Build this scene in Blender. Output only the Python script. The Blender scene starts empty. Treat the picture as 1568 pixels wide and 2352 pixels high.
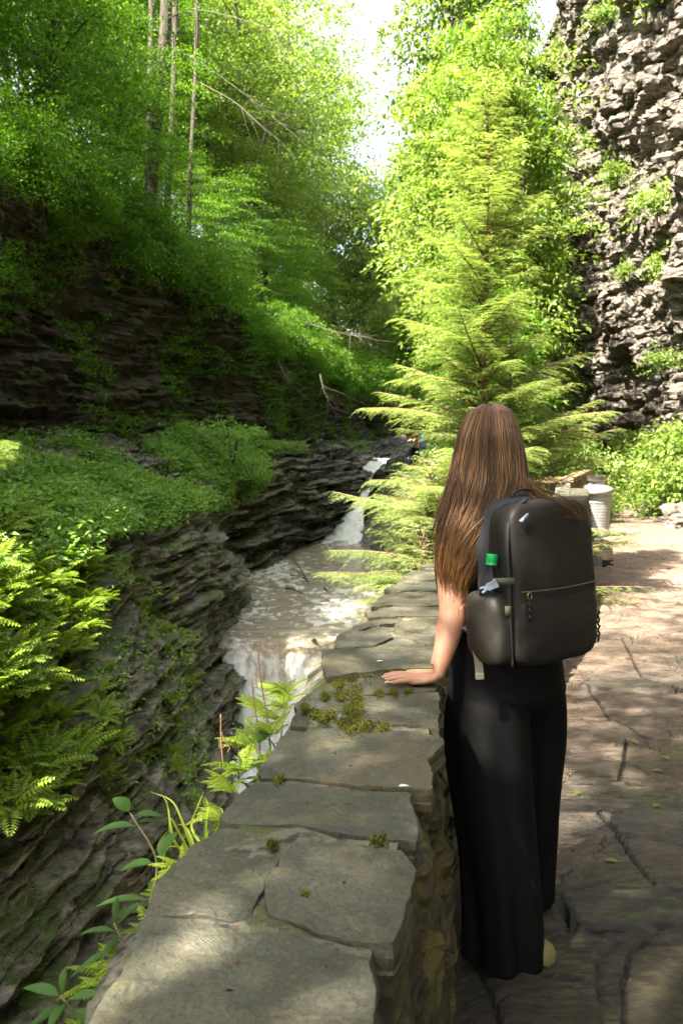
import bpy, math, random
import numpy as np
R = math.radians
sc = bpy.context.scene
C = sc.collection
# ------------------------------------------------------------------ camera, sky, sun, exposure
F = 2090.7; PIT = R(4.81); CAMZ = 1.58
cam_d = bpy.data.cameras.new('camera'); cam = bpy.data.objects.new('camera', cam_d); C.objects.link(cam)
cam.location = (0, 0, CAMZ); cam.rotation_euler = (R(90) - PIT, 0, 0)
cam_d.sensor_fit = 'VERTICAL'; cam_d.sensor_height = 36; cam_d.lens = 32; cam_d.clip_end = 2000; cam_d.clip_start = .05
cam_d.dof.use_dof = True; cam_d.dof.focus_distance = 2.62; cam_d.dof.aperture_fstop = 8
sc.camera = cam
SUN_AZ = R(225); SUN_EL = R(50)          # azimuth clockwise from +Y
w = bpy.data.worlds.new('World'); sc.world = w; w.use_nodes = True
nt = w.node_tree; bg = nt.nodes['Background']
sky = nt.nodes.new('ShaderNodeTexSky'); sky.sky_type = 'NISHITA'; sky.sun_disc = False
sky.sun_elevation = SUN_EL; sky.sun_rotation = SUN_AZ; sky.dust_density = 5; sky.air_density = .8; sky.ozone_density = .6
# thin bright high haze over the blue
tcw = nt.nodes.new('ShaderNodeTexCoord'); nzw = nt.nodes.new('ShaderNodeTexNoise'); nzw.inputs['Scale'].default_value = 2.2; nzw.inputs['Detail'].default_value = 5
nt.links.new(tcw.outputs['Generated'], nzw.inputs['Vector']); mr = nt.nodes.new('ShaderNodeMapRange'); nt.links.new(nzw.outputs['Fac'], mr.inputs[0])
mr.inputs[1].default_value = .3; mr.inputs[2].default_value = .7; mr.inputs[3].default_value = .45; mr.inputs[4].default_value = .85
mxw = nt.nodes.new('ShaderNodeMixRGB'); mxw.inputs[2].default_value = (1.62, 1.56, 1.46, 1); nt.links.new(mr.outputs[0], mxw.inputs[0]); nt.links.new(sky.outputs[0], mxw.inputs[1])
nt.links.new(mxw.outputs[0], bg.inputs[0]); bg.inputs[1].default_value = .125
sl = bpy.data.lights.new('sun', 'SUN'); sl.energy = 3.9; sl.angle = R(.53); sl.color = (1, .93, .80)
so = bpy.data.objects.new('sun', sl); C.objects.link(so)
sdir = np.array([math.sin(SUN_AZ) * math.cos(SUN_EL), math.cos(SUN_AZ) * math.cos(SUN_EL), math.sin(SUN_EL)])
so.rotation_euler = (R(90) - SUN_EL, 0, -SUN_AZ + math.pi)
from mathutils import Vector
so.rotation_euler = Vector(sdir).to_track_quat('Z', 'Y').to_euler()
so.location = (-20, -20, 30)
sc.view_settings.view_transform = 'Standard'; sc.view_settings.look = 'None'; sc.view_settings.gamma = 1
sc.view_settings.exposure = 3.32
cy = sc.cycles
cy.max_bounces = 7; cy.diffuse_bounces = 2; cy.glossy_bounces = 3; cy.transmission_bounces = 6; cy.transparent_max_bounces = 8
cy.caustics_reflective = False; cy.caustics_refractive = False; cy.use_denoising = True; cy.sample_clamp_indirect = 6

# ------------------------------------------------------------------ helpers
def P(px, py, Y):
    xc = (px - 784) / F; yc = -(py - 1176) / F
    d = np.array([xc, math.cos(PIT) + yc * math.sin(PIT), -math.sin(PIT) + yc * math.cos(PIT)])
    return np.array([0, 0, CAMZ]) + d * (Y / d[1])
def PZ(px, py, z):
    xc = (px - 784) / F; yc = -(py - 1176) / F
    d = np.array([xc, math.cos(PIT) + yc * math.sin(PIT), -math.sin(PIT) + yc * math.cos(PIT)])
    return np.array([0, 0, CAMZ]) + d * ((z - CAMZ) / d[2])
def proj(V):
    V = np.asarray(V, float) - np.array([0, 0, CAMZ])
    dep = V[..., 1] * math.cos(PIT) - V[..., 2] * math.sin(PIT)
    up = V[..., 1] * math.sin(PIT) + V[..., 2] * math.cos(PIT)
    dep = np.where(dep < .01, .01, dep)
    return 784 + F * V[..., 0] / dep, 1176 - F * up / dep
_rs = np.random.RandomState(7); _perm = np.tile(_rs.permutation(256), 3); _val = _rs.rand(256) * 2 - 1
def noise(p):
    p = np.asarray(p, float); i = np.floor(p).astype(np.int64); f = p - i; i &= 255
    u = f * f * f * (f * (f * 6 - 15) + 10); r = 0
    for a in (0, 1):
        pa = _perm[(i[..., 0] + a) & 255]; wa = u[..., 0] if a else 1 - u[..., 0]
        for b in (0, 1):
            pb = _perm[(pa + i[..., 1] + b) & 255]; wb = u[..., 1] if b else 1 - u[..., 1]
            for c in (0, 1):
                wc = u[..., 2] if c else 1 - u[..., 2]
                r = r + _val[_perm[(pb + i[..., 2] + c) & 255]] * wa * wb * wc
    return r
def fbm(p, o=4, lac=2.03, g=.5):
    p = np.asarray(p, float); r = 0; a = 1
    for k in range(o):
        r = r + a * noise(p + k * 13.7); p = p * lac; a *= g
    return r
def mesh(name, V, Fc, mat=None, parent=None, smooth=False, attrs=None):
    V = np.asarray(V, np.float32).reshape(-1, 3)
    me = bpy.data.meshes.new(name)
    if isinstance(Fc, np.ndarray):
        n = Fc.shape[1]; flat = Fc.astype(np.int32).ravel(); cnt = len(Fc); st = np.arange(cnt, dtype=np.int32) * n
    else:
        flat = np.array([i for f in Fc for i in f], np.int32); cnt = len(Fc)
        ln = np.array([len(f) for f in Fc], np.int32); st = np.concatenate([[0], np.cumsum(ln)[:-1]]).astype(np.int32)
    me.vertices.add(len(V)); me.vertices.foreach_set('co', V.ravel())
    me.loops.add(len(flat)); me.loops.foreach_set('vertex_index', flat)
    me.polygons.add(cnt); me.polygons.foreach_set('loop_start', st)
    me.update(calc_edges=True); me.validate()
    me.polygons.foreach_set('use_smooth', np.full(len(me.polygons), bool(smooth)))
    for k, a in (attrs or {}).items():
        at = me.attributes.new(k, 'FLOAT', 'POINT'); at.data.foreach_set('value', np.asarray(a, np.float32).ravel())
    o = bpy.data.objects.new(name, me); C.objects.link(o)
    if mat: me.materials.append(mat)
    if parent: o.parent = parent
    return o
def gridF(H, W, wrap=False):
    i, j = np.meshgrid(np.arange(H - 1), np.arange(W if wrap else W - 1), indexing='ij')
    a = i * W + j; b = i * W + (j + 1) % W
    return np.stack([a, b, b + W, a + W], -1).reshape(-1, 4)
def cr(A, n, t=None):
    A = np.asarray(A, float); k = len(A)
    if t is None: t = np.linspace(0, k - 1, n)
    i = np.clip(np.floor(t).astype(int), 0, k - 2); f = (t - i).reshape((-1,) + (1,) * (A.ndim - 1))
    E = np.concatenate([[2 * A[0] - A[1]], A, [2 * A[-1] - A[-2]]])
    a, b, c, d = E[i], E[i + 1], E[i + 2], E[i + 3]
    return .5 * (2 * b + (c - a) * f + (2 * a - 5 * b + 4 * c - d) * f ** 2 + (3 * b - a - 3 * c + d) * f ** 3)
def surf(ctrl, nu, nv):
    A = cr(np.asarray(ctrl, float), nu); return cr(A.transpose(1, 0, 2), nv).transpose(1, 0, 2)
def normals(G):
    du = np.gradient(G, axis=0); dv = np.gradient(G, axis=1); n = np.cross(du, dv)
    return n / (np.linalg.norm(n, axis=-1, keepdims=True) + 1e-9)
def strata(G, th=.22, amp=.22, tilt=(.05, .03), f=.5, warp=.25, seed=0, hor=True, lump=.3, flip=1):
    """push a rock surface in and out layer by layer"""
    n = normals(G) * flip
    if hor:
        n = n * np.array([1, 1, .35]); n /= np.linalg.norm(n, axis=-1, keepdims=True) + 1e-9
    q = G + seed * 3.1
    zt = G[..., 2] + tilt[0] * G[..., 0] + tilt[1] * G[..., 1] + warp * fbm(q * .35, 3)
    d = lump * fbm(q * .5, 4)
    for k, (t, a) in enumerate(((th, .8), (th * .33, .6), (th * .13, .34))):
        L = zt / t; li = np.floor(L); fr = L - li
        def lay(li):
            return noise(np.stack([q[..., 0] * f * (1 + k), q[..., 1] * f * (1 + k), li * 7.31 + k * 40], -1)) + .35 * noise(np.stack([q[..., 0] * f * 4 * (1 + k), q[..., 1] * f * 4 * (1 + k), li * 5.17 + 9], -1))
        s = np.clip((fr - .8) / .2, 0, 1)
        d = d + amp * a * (lay(li) * (1 - s) + lay(li + 1) * s)
    return G + n * d[..., None]
def blocks(G, bx, bz, amp, seed=0, flip=1):
    """break a bedded face into separate blocks that stand in or out a little"""
    n = normals(G) * flip; w_ = .12 * fbm(G * 1.7 + seed, 3); row = np.floor((G[..., 2] + w_ * .3) / bz); u_ = (G[..., 0] + G[..., 1]) / bx + w_ + row * .37 + seed
    col = np.floor(u_ + .35 * noise(np.stack([u_, row * 3.3, row * 0 + seed], -1))); v = _val[_perm[(_perm[(row.astype(int)) & 255] + col.astype(int)) & 255]]
    return G + n * (amp * v)[..., None]
def grid_obj(name, G, mat, parent=None, smooth=False, attrs=None):
    H, W = G.shape[:2]; return mesh(name, G, gridF(H, W), mat, parent, smooth, attrs)
def tube(pts, rad, n=8, cap=True, flat=None):
    pts = np.asarray(pts, float); k = len(pts); rad = np.broadcast_to(np.asarray(rad, float), (k,))
    T = np.gradient(pts, axis=0); T /= np.linalg.norm(T, axis=1, keepdims=True) + 1e-9
    up = np.array([0, 0, 1.]) if abs(T[0][2]) < .9 else np.array([1., 0, 0])
    a = np.cross(T[0], up); a /= np.linalg.norm(a); A = []
    for i in range(k):
        a = a - T[i] * a.dot(T[i]); a /= np.linalg.norm(a) + 1e-9; A.append(a)
    A = np.array(A); B = np.cross(T, A); th = np.arange(n) / n * 2 * math.pi
    fl = 1 if flat is None else flat
    V = pts[:, None] + rad[:, None, None] * (np.cos(th)[None, :, None] * A[:, None] + fl * np.sin(th)[None, :, None] * B[:, None])
    V = V.reshape(-1, 3); Fc = gridF(k, n, True)
    if cap:
        m = len(V); V = np.concatenate([V, pts[:1], pts[-1:]]); e = (k - 1) * n
        j = np.arange(n); j1 = (j + 1) % n
        Fc = np.concatenate([Fc, np.stack([j1, j, np.full(n, m), np.full(n, m)], -1), np.stack([e + j, e + j1, np.full(n, m + 1), np.full(n, m + 1)], -1)])
    return V, Fc
def fixF(Fc):
    """quads whose last two indices repeat become triangles"""
    return [tuple(f[:3]) if f[2] == f[3] else tuple(f) for f in Fc.tolist()]
def tubes(rs, tag=None, **k):
    B = Batch()
    for r in rs: B.add(*tube(*r, **k))
    return B
class Batch:
    def __init__(s): s.V = []; s.F = []; s.T = []; s.n = 0
    def add(s, V, Fc, t=0.):
        V = np.asarray(V, float).reshape(-1, 3); s.V.append(V); s.F.append(np.asarray(Fc) + s.n); s.n += len(V)
        s.T.append(np.broadcast_to(np.asarray(t, float), (len(V),)))
    def get(s): return np.concatenate(s.V), np.concatenate(s.F), np.concatenate(s.T)
    def obj(s, name, mat, parent=None, smooth=True):
        V, Fc, T = s.get(); return mesh(name, V, fixF(Fc) if (Fc[:, 2] == Fc[:, 3]).any() else Fc, mat, parent, smooth, {'tint': T})
def box(c, s, rz=0, rot=None):
    c = np.asarray(c, float); s = np.asarray(s, float) / 2
    V = np.array([[x, y, z] for x in (-1, 1) for y in (-1, 1) for z in (-1, 1)]) * s
    if rot is None: rot = np.array([[math.cos(rz), -math.sin(rz), 0], [math.sin(rz), math.cos(rz), 0], [0, 0, 1]])
    return V @ np.asarray(rot).T + c, np.array([[0, 1, 3, 2], [4, 6, 7, 5], [0, 4, 5, 1], [2, 3, 7, 6], [0, 2, 6, 4], [1, 5, 7, 3]])
def lathe(prof, n=24):
    prof = np.asarray(prof, float); th = np.arange(n) / n * 2 * math.pi
    V = np.stack([prof[:, None, 0] * np.cos(th), prof[:, None, 0] * np.sin(th), np.broadcast_to(prof[:, None, 1], (len(prof), n))], -1).reshape(-1, 3)
    return V, gridF(len(prof), n, True)
def bevel(o, wd=.003, seg=2):
    m = o.modifiers.new('b', 'BEVEL'); m.width = wd; m.segments = seg; m.limit_method = 'ANGLE'; return o
def remesh(o, vox=.004, it=4, fac=.5):
    m = o.modifiers.new('r', 'REMESH'); m.mode = 'VOXEL'; m.voxel_size = vox; m.use_smooth_shade = True
    s = o.modifiers.new('s', 'SMOOTH'); s.iterations = it; s.factor = fac; return o
def tag(o, label=None, cat=None, group=None, kind=None):
    if label: o['label'] = label
    if cat: o['category'] = cat
    if group: o['group'] = group
    if kind: o['kind'] = kind
    return o
def empty(name, loc=(0, 0, 0), rz=0):
    o = bpy.data.objects.new(name, None); C.objects.link(o); o.location = loc; o.rotation_euler = (0, 0, rz); o.empty_display_size = .2; return o
KIDS = {}
def kids(o):
    return [c for c in bpy.data.objects if c.parent == o]
def copy_tree(o, ks=None):
    r = o.copy(); C.objects.link(r)
    for ch in (ks if ks is not None else kids(o)):
        c = ch.copy(); C.objects.link(c); c.parent = r
    return r
rng = np.random.RandomState(11)

# ------------------------------------------------------------------ materials
class N:
    def __init__(s, name):
        s.m = bpy.data.materials.new(name); s.m.use_nodes = True; s.t = s.m.node_tree
        s.b = s.t.nodes['Principled BSDF']; s.o = s.t.nodes['Material Output']
        s.tc = s.t.nodes.new('ShaderNodeTexCoord')
    def n(s, ty, **k):
        x = s.t.nodes.new('ShaderNode' + ty)
        for a, v in k.items():
            if a.startswith('i_'): x.inputs[a[2:]].default_value = v
            else: setattr(x, a, v)
        return x
    def l(s, a, b): s.t.links.new(a, b)
    def coord(s, scale=(1, 1, 1), rot=(0, 0, 0), src='Object', warp=0, wscale=1.):
        mp = s.n('Mapping'); mp.inputs['Scale'].default_value = scale; mp.inputs['Rotation'].default_value = rot
        s.l(s.tc.outputs[src], mp.inputs[0]); out = mp.outputs[0]
        if warp:
            nz = s.n('TexNoise'); nz.inputs['Scale'].default_value = wscale; nz.inputs['Detail'].default_value = 3
            s.l(s.tc.outputs[src], nz.inputs['Vector'])
            ad = s.n('VectorMath', operation='MULTIPLY_ADD'); s.l(nz.outputs['Color'], ad.inputs[0])
            ad.inputs[1].default_value = (warp,) * 3; s.l(out, ad.inputs[2]); out = ad.outputs[0]
        return out
    def noise(s, vec, scale=5, detail=5, rough=.55, out='Fac'):
        nz = s.n('TexNoise'); s.l(vec, nz.inputs['Vector']); nz.inputs['Scale'].default_value = scale
        nz.inputs['Detail'].default_value = detail; nz.inputs['Roughness'].default_value = rough; return nz.outputs[out]
    def ramp(s, fac, stops, interp='LINEAR'):
        r = s.n('ValToRGB'); r.color_ramp.interpolation = interp; e = r.color_ramp.elements
        while len(e) < len(stops): e.new(.5)
        for k, (p, c) in enumerate(stops):
            e[k].position = p
            if not hasattr(c, '__len__'): c = (c, c, c)
            e[k].color = tuple(c) + (1,)
        s.l(fac, r.inputs[0]); return r.outputs[0]
    def mix(s, f, a, b, mode='MIX'):
        x = s.n('MixRGB', blend_type=mode)
        for k, v in ((0, f), (1, a), (2, b)):
            if isinstance(v, bpy.types.NodeSocket): s.l(v, x.inputs[k])
            elif k == 0: x.inputs[0].default_value = v
            else: x.inputs[k].default_value = tuple(v) + (1,) if hasattr(v, '__len__') else (v, v, v, 1)
        return x.outputs[0]
    def math(s, op, a, b=0., c=None):
        x = s.n('Math', operation=op)
        for k, v in enumerate((a, b) if c is None else (a, b, c)):
            if isinstance(v, bpy.types.NodeSocket): s.l(v, x.inputs[k])
            else: x.inputs[k].default_value = v
        return x.outputs[0]
    def attr(s, name='tint'):
        a = s.n('Attribute'); a.attribute_name = name; return a.outputs['Fac']
    def bump(s, h, dist=.01, st=1., prev=None):
        b = s.n('Bump'); b.inputs['Distance'].default_value = dist; b.inputs['Strength'].default_value = st
        s.l(h, b.inputs['Height'])
        if prev is not None: s.l(prev, b.inputs['Normal'])
        return b.outputs[0]
    def fin(s, col=None, rough=None, nrm=None, **k):
        for key, v in (('Base Color', col), ('Roughness', rough), ('Normal', nrm)):
            if v is None: continue
            if isinstance(v, bpy.types.NodeSocket): s.l(v, s.b.inputs[key])
            elif hasattr(v, '__len__'): s.b.inputs[key].default_value = tuple(v) + (1,)
            else: s.b.inputs[key].default_value = v
        for key, v in k.items(): s.b.inputs[key].default_value = v
        return s.m
def rock_mat(name, cols, moss=.0, mosscol=(.05, .075, .012), rough=(.35, .8), zs=9, bump=.05, scale=1., mossz=False, rot=(0, 0, 0)):
    m = N(name)
    v1 = m.coord((1 * scale, 1 * scale, zs * scale), rot, warp=.8, wscale=.7)
    v2 = m.coord((3 * scale, 3 * scale, 3 * scale))
    a = m.noise(v1, 1.2, 9, .68); b = m.noise(v2, 1.5, 8, .65); c = m.noise(v2, .25, 3); d = m.noise(v1, 5, 6, .7)
    h = m.math('ADD', m.math('MULTIPLY', a, .6), m.math('MULTIPLY', b, .4))
    k = len(cols); col = m.ramp(h, [(.30 + .42 * i / (k - 1), cc) for i, cc in enumerate(cols)])
    col = m.mix(.55, col, m.ramp(c, [(.3, (.55, .5, .45)), (.7, (1, 1, 1))]), 'MULTIPLY')
    crk = m.ramp(d, [(.40, (.12, .10, .09)), (.50, (1, 1, 1))]); col = m.mix(.9, col, crk, 'MULTIPLY')
    if moss:
        g = m.n('NewGeometry'); sx = m.n('SeparateXYZ'); m.l(g.outputs['Normal'], sx.inputs[0])
        mm = m.math('ADD', m.noise(v2, .55, 6, .7), m.math('MULTIPLY', sx.outputs[2], .12 if mossz else .03))
        mk = m.ramp(mm, [(.62 - moss * .25, 0.), (.68 - moss * .2, 1.)])
        mc = m.mix(m.noise(v2, 14, 3), tuple(x * .45 for x in mosscol), tuple(x * 1.5 for x in mosscol))
        col = m.mix(mk, col, mc)
    hb = m.math('ADD', m.math('MULTIPLY', a, 1.), m.math('MULTIPLY', b, .5)); hb = m.math('ADD', hb, m.math('MULTIPLY', d, .6))
    nr = m.bump(hb, bump, .9)
    return m.fin(col, m.ramp(b, [(.35, rough[0]), (.65, rough[1])]), nr)
def leaf_mat(name, dark, light, trans=.4, rough=.45):
    m = N(name); t = m.attr('tint')
    oi = m.n('ObjectInfo'); tt = m.math('ADD', m.math('MULTIPLY', t, .8), m.math('MULTIPLY', oi.outputs['Random'], .2))
    col = m.mix(tt, dark, light)
    m.fin(col, rough, None, **{'Specular IOR Level': .35})
    tr = m.n('BsdfTranslucent'); tc = m.mix(1., col, (1.28, 1.45, .5), 'MULTIPLY'); m.l(tc, tr.inputs[0])
    mx = m.n('MixShader'); mx.inputs[0].default_value = trans
    m.l(m.b.outputs[0], mx.inputs[1]); m.l(tr.outputs[0], mx.inputs[2]); m.l(mx.outputs[0], m.o.inputs[0])
    return m.m
def plain(name, col, rough=.6, var=.15, ns=20, bump=0, metallic=0, **k):
    k = {q.replace('_', ' '): v_ for q, v_ in k.items()}
    m = N(name); v = m.coord(); n = m.noise(v, ns, 4)
    c = m.mix(n, tuple(x * (1 - var) for x in col), tuple(min(1, x * (1 + var)) for x in col))
    nr = m.bump(n, bump) if bump else None
    return m.fin(c, rough, nr, Metallic=metallic, **k)
M = {}
M['cliff_shaded'] = rock_mat('shale_shaded', [(.005, .0035, .002), (.028, .018, .008), (.07, .046, .02), (.17, .115, .055)], .40, (.03, .042, .006), zs=7, bump=.08, rough=(.5, .9))  # shade under the overhang is put into this darker rock colour
M['bank'] = rock_mat('shale_wet', [(.008, .007, .006), (.075, .066, .05), (.25, .225, .175), (.58, .55, .48)], .10, (.05, .07, .015), zs=10, bump=.07, rough=(.14, .5), mossz=True)
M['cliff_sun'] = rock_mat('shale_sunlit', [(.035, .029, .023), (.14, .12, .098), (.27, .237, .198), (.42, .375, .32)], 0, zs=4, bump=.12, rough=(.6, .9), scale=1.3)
M['soil'] = rock_mat('forest_floor', [(.008, .006, .004), (.022, .016, .009), (.04, .03, .016)], .4, (.02, .035, .006), zs=1, rough=(.8, 1))
M['wallside'] = rock_mat('wall_side_stone', [(.005, .004, .002), (.022, .016, .006), (.065, .048, .015), (.17, .13, .05)], .55, (.075, .06, .006), zs=9, bump=.012, scale=3.2, rough=(.5, .85))
M['mortar'] = rock_mat('mortar_grit', [(.06, .055, .04), (.13, .12, .09), (.2, .185, .14)], .35, (.05, .06, .008), zs=1, bump=.006, scale=6, rough=(.7, .95))
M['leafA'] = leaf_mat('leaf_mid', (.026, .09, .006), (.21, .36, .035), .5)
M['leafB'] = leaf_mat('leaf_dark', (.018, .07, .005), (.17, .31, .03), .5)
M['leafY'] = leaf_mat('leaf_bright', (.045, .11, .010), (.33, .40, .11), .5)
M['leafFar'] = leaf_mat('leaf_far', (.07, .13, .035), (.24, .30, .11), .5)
M['hem'] = leaf_mat('hemlock_needles', (.05, .10, .018), (.40, .44, .20), .5)
M['fern'] = leaf_mat('fern_green', (.06, .13, .008), (.23, .31, .025), .45)
M['cover'] = leaf_mat('ground_leaves', (.045, .13, .022), (.34, .50, .13), .5)
m = N('bark'); v = m.coord((6, 6, 1.2), warp=.5); h = m.noise(v, 3, 8, .7)
M['bark'] = m.fin(m.ramp(h, [(.35, (.015, .011, .008)), (.55, (.07, .052, .038)), (.7, (.14, .11, .085))]), .85, m.bump(h, .02))
m = N('hemlock_bark'); v = m.coord((12, 12, 3), warp=.5); h = m.noise(v, 3, 8, .7)
M['barkH'] = m.fin(m.ramp(h, [(.35, (.08, .035, .02)), (.55, (.2, .10, .06)), (.7, (.3, .19, .13))]), .85, m.bump(h, .01))
M['twig'] = plain('dry_stem', (.36, .2, .11), .6)
M['stick'] = plain('wet_stick', (.05, .035, .022), .5)

# ------------------------------------------------------------------ setting: ground, gorge rocks
def struct(o): o['kind'] = 'structure'; return o
g = mesh('ground', [(-400, -400, -7), (400, -400, -7), (400, 400, -7), (-400, 400, -7)], [(0, 1, 2, 3)], M['soil']); struct(g)
A3 = lambda *a: np.array(a, float)
bank = [
 [A3(-5.4, 1.5, 1.3), A3(-4.5, 2.2, 1.0), A3(-3.7, 2.4, .6), A3(-3.0, 2.6, -.4), A3(-2.6, 2.8, -2), A3(-2.2, 3, -4), A3(-1.6, 3.1, -6)],
 [P(0, 1000, 14.4), P(0, 1120, 11.5), P(0, 1240, 9), P(0, 1500, 7.6), P(0, 1850, 6.8), P(40, 2250, 6.1), P(150, 2650, 5.5)],
 [P(200, 1003, 17.4), P(200, 1110, 13), P(190, 1220, 11), P(200, 1500, 9), P(200, 1800, 8.2), P(250, 2100, 7.4), P(330, 2550, 6.5)],
 [P(300, 1006, 19.4), P(300, 1105, 15), P(300, 1250, 12.5), P(330, 1450, 11), P(360, 1700, 10), P(420, 1900, 9.4), P(480, 2250, 8.3)],
 [P(400, 1008, 21.4), P(400, 1100, 17), P(425, 1195, 14.8), P(440, 1350, 13.5), P(450, 1500, 12.8), P(490, 1720, 12), P(540, 2050, 10.8)],
 [P(470, 1009, 22.8), P(465, 1095, 19), P(485, 1212, 17.5), P(558, 1325, 17), P(522, 1440, 15.5), P(550, 1570, 14), P(525, 1800, 13.2)],
 [P(520, 1010, 24.6), P(500, 1120, 22), P(505, 1240, 21), P(568, 1350, 20.5), P(535, 1445, 16.9), P(545, 1600, 14.9), P(520, 1830, 14.4)]]
BK0 = surf(bank, 620, 460)
BK = strata(BK0, th=.26, amp=.24, tilt=(.04, -.02), f=.38, warp=.16, seed=1, lump=.13)
BK = blocks(blocks(BK, .60, .10, .016, 1), .25, .05, .009, 2)
struct(grid_obj('rock_bank', BK, M['bank']))
ledge = [
 [P(300, 1011, 19.2), P(330, 1090, 17.5), P(380, 1180, 18.3), P(400, 1230, 19.5), P(420, 1290, 20.5), P(430, 1360, 21)],
 [P(450, 1011, 22.6), P(480, 1068, 21), P(500, 1130, 20.5), P(510, 1200, 21), P(530, 1262, 21.8), P(548, 1335, 22)],
 [P(600, 1012, 26), P(606, 1056, 25), P(610, 1095, 24.5), P(620, 1160, 24.6), P(630, 1225, 25), P(635, 1300, 25.5)],
 [P(720, 1012, 32), P(720, 1045, 30), P(715, 1080, 28.5), P(715, 1130, 28), P(715, 1190, 27.8), P(712, 1275, 28)],
 [P(800, 1012, 37), P(800, 1040, 34), P(800, 1072, 32), P(795, 1115, 31), P(785, 1175, 30), P(765, 1255, 29.5)],
 [P(880, 1012, 43), P(870, 1042, 38), P(845, 1080, 34), P(838, 1115, 33), P(822, 1155, 32), P(790, 1225, 31)],
 [P(960, 1012, 45), P(930, 1045, 40), P(880, 1090, 36), P(862, 1125, 35), P(845, 1170, 34), P(810, 1225, 33)]]
LD = strata(surf(ledge, 520, 300), th=.30, amp=.36, tilt=(-.05, .01), f=.26, warp=.12, seed=2, lump=.12)
LD = blocks(LD, .9, .11, .03, 3)
struct(grid_obj('rock_ledge', LD, M['bank']))
cl_b = [A3(-6.2, -12, 1), A3(-5.6, 0, 1), A3(-5.2, 5, 1.0), P(-150, 1010, 11), P(0, 1012, 14.4), P(200, 1012, 17.4), P(400, 1014, 21.4), P(570, 1015, 25.6), P(720, 1014, 32), P(850, 1013, 42), P(980, 1013, 52)]
cl_t = [A3(-7, -12, 5), A3(-6.4, 0, 5.2), A3(-6.0, 5, 5.4), P(-150, 370, 11.5), P(0, 390, 14.7), P(190, 500, 17.8), P(390, 610, 22), P(565, 740, 26.6), P(720, 850, 33), P(850, 915, 43.5), P(980, 950, 54)]
cl = []
for b_, t_ in zip(cl_b, cl_t):
    b0 = b_.copy(); b0[2] -= .6; q = b_ * .62 + t_ * .38; q[0] -= .25; q2 = b_ * .25 + t_ * .75; q2[0] += .1
    cl.append([t_ + A3(-.8, 0, .25), t_, q2, q, b_, b0])
CL = strata(surf(cl, 640, 240), th=.30, amp=.22, tilt=(.02, .01), f=.5, warp=.12, seed=3, lump=.3)
CL = blocks(CL, .5, .13, .05, 4)
struct(grid_obj('rock_cliff', CL, M['cliff_shaded']))
hl = []
for k, t_ in enumerate(cl_t):
    hl.append([t_ + A3(-40, 12, 24), t_ + A3(-22, 6, 15), t_ + A3(-9, 2, 6.5), t_ + A3(-3.5, .6, 2.4), t_ + A3(-.5, 0, .1)])
HL = surf(hl, 120, 60); HL[..., 2] += .6 * fbm(HL * .3, 4)
struct(grid_obj('hillside', HL, M['soil'], smooth=True))
# far end of the valley
fv = [[A3(x, y + 14, 9 + h * 10), A3(x, y + 6, 4 + h * 4), A3(x, y, 0)] for x, y, h in ((-14, 62, 1), (-4, 66, .5), (4, 70, 0), (10, 66, .3), (22, 60, 1))]
FV = surf(fv, 60, 30); FV[..., 2] += .6 * fbm(FV * .2, 3)
struct(grid_obj('far_hillside', FV, M['soil'], smooth=True))
# right-hand cliff above the path
cols = [(10.2, -16), (9.8, -6), (9.6, 6), (9.0, 14), (8.55, 22), (8.45, 25.5), (8.35, 28.5), (8.3, 31), (8.35, 33.2), (9.6, 36), (13, 40), (19, 44)]
off = [(-.8, .5), (1.0, .2), (3.2, .1), (6, -.35), (9, .05), (12, .1), (15.5, .3), (18, .8), (20, 3)]
rc = [[A3(x + o_ * .9, y + o_ * .2, z) for z, o_ in off[::-1]] for x, y in cols]
RC = strata(surf(rc, 760, 620), th=.30, amp=.30, tilt=(.05, .10), f=.7, warp=.6, seed=5, lump=.42)
RC[..., 0] -= 0.60 + .50 * np.clip((RC[..., 2] - 5) / 8, 0, 1) - .0
RC = RC + normals(RC) * (.10 * np.abs(fbm(RC * np.array([1.6, 1.6, 5.5]), 3)) + .03 * fbm(RC * 7, 2))[..., None]
RC = blocks(RC, .45, .15, .06, 5)
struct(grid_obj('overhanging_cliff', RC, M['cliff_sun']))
rh = [[A3(9 + k * 6, 60, 9), A3(8 + k * 5, 50, 5), A3(6.6 + k * 4, 42, 2), A3(6.2 + k * 3.4, 36, .3), A3(6.2 + k * 3.2, 32, -.1)] for k in range(4)]
RH = surf(rh, 60, 60); RH[..., 2] += .5 * fbm(RH * .3, 3)
struct(grid_obj('slope', RH, M['soil'], smooth=True))

# ------------------------------------------------------------------ wall plan (world): left and right coping edges
ZC = .845
Lp = [PZ(-60, 3300, ZC), PZ(185, 2420, ZC), PZ(330, 2105, ZC), PZ(512, 1870, ZC), PZ(592, 1785, ZC), PZ(664, 1665, ZC), PZ(738, 1515, ZC), PZ(768, 1470, ZC), PZ(812, 1437, ZC), PZ(845, 1405, ZC), PZ(885, 1348, ZC), PZ(940, 1308, ZC),
      A3(.85, 6.0, ZC), A3(1.35, 7.5, ZC), A3(1.95, 9.3, ZC), A3(2.6, 11.2, ZC), A3(3.0, 12.6, ZC)]
Rp = [PZ(840, 3300, ZC), PZ(868, 2420, ZC), PZ(908, 2160, ZC), PZ(962, 1900, ZC), PZ(985, 1790, ZC), PZ(1016, 1680, ZC), A3(.30, 3.0, ZC), A3(.345, 3.3, ZC), A3(.42, 3.65, ZC), A3(.50, 3.95, ZC), A3(.64, 4.45, ZC), A3(.84, 5.0, ZC),
      A3(1.28, 6.0, ZC), A3(1.78, 7.4, ZC), A3(2.36, 9.15, ZC), A3(3.0, 11.0, ZC), A3(3.42, 12.5, ZC)]
Lp = np.array(Lp); Rp = np.array(Rp)
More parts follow.
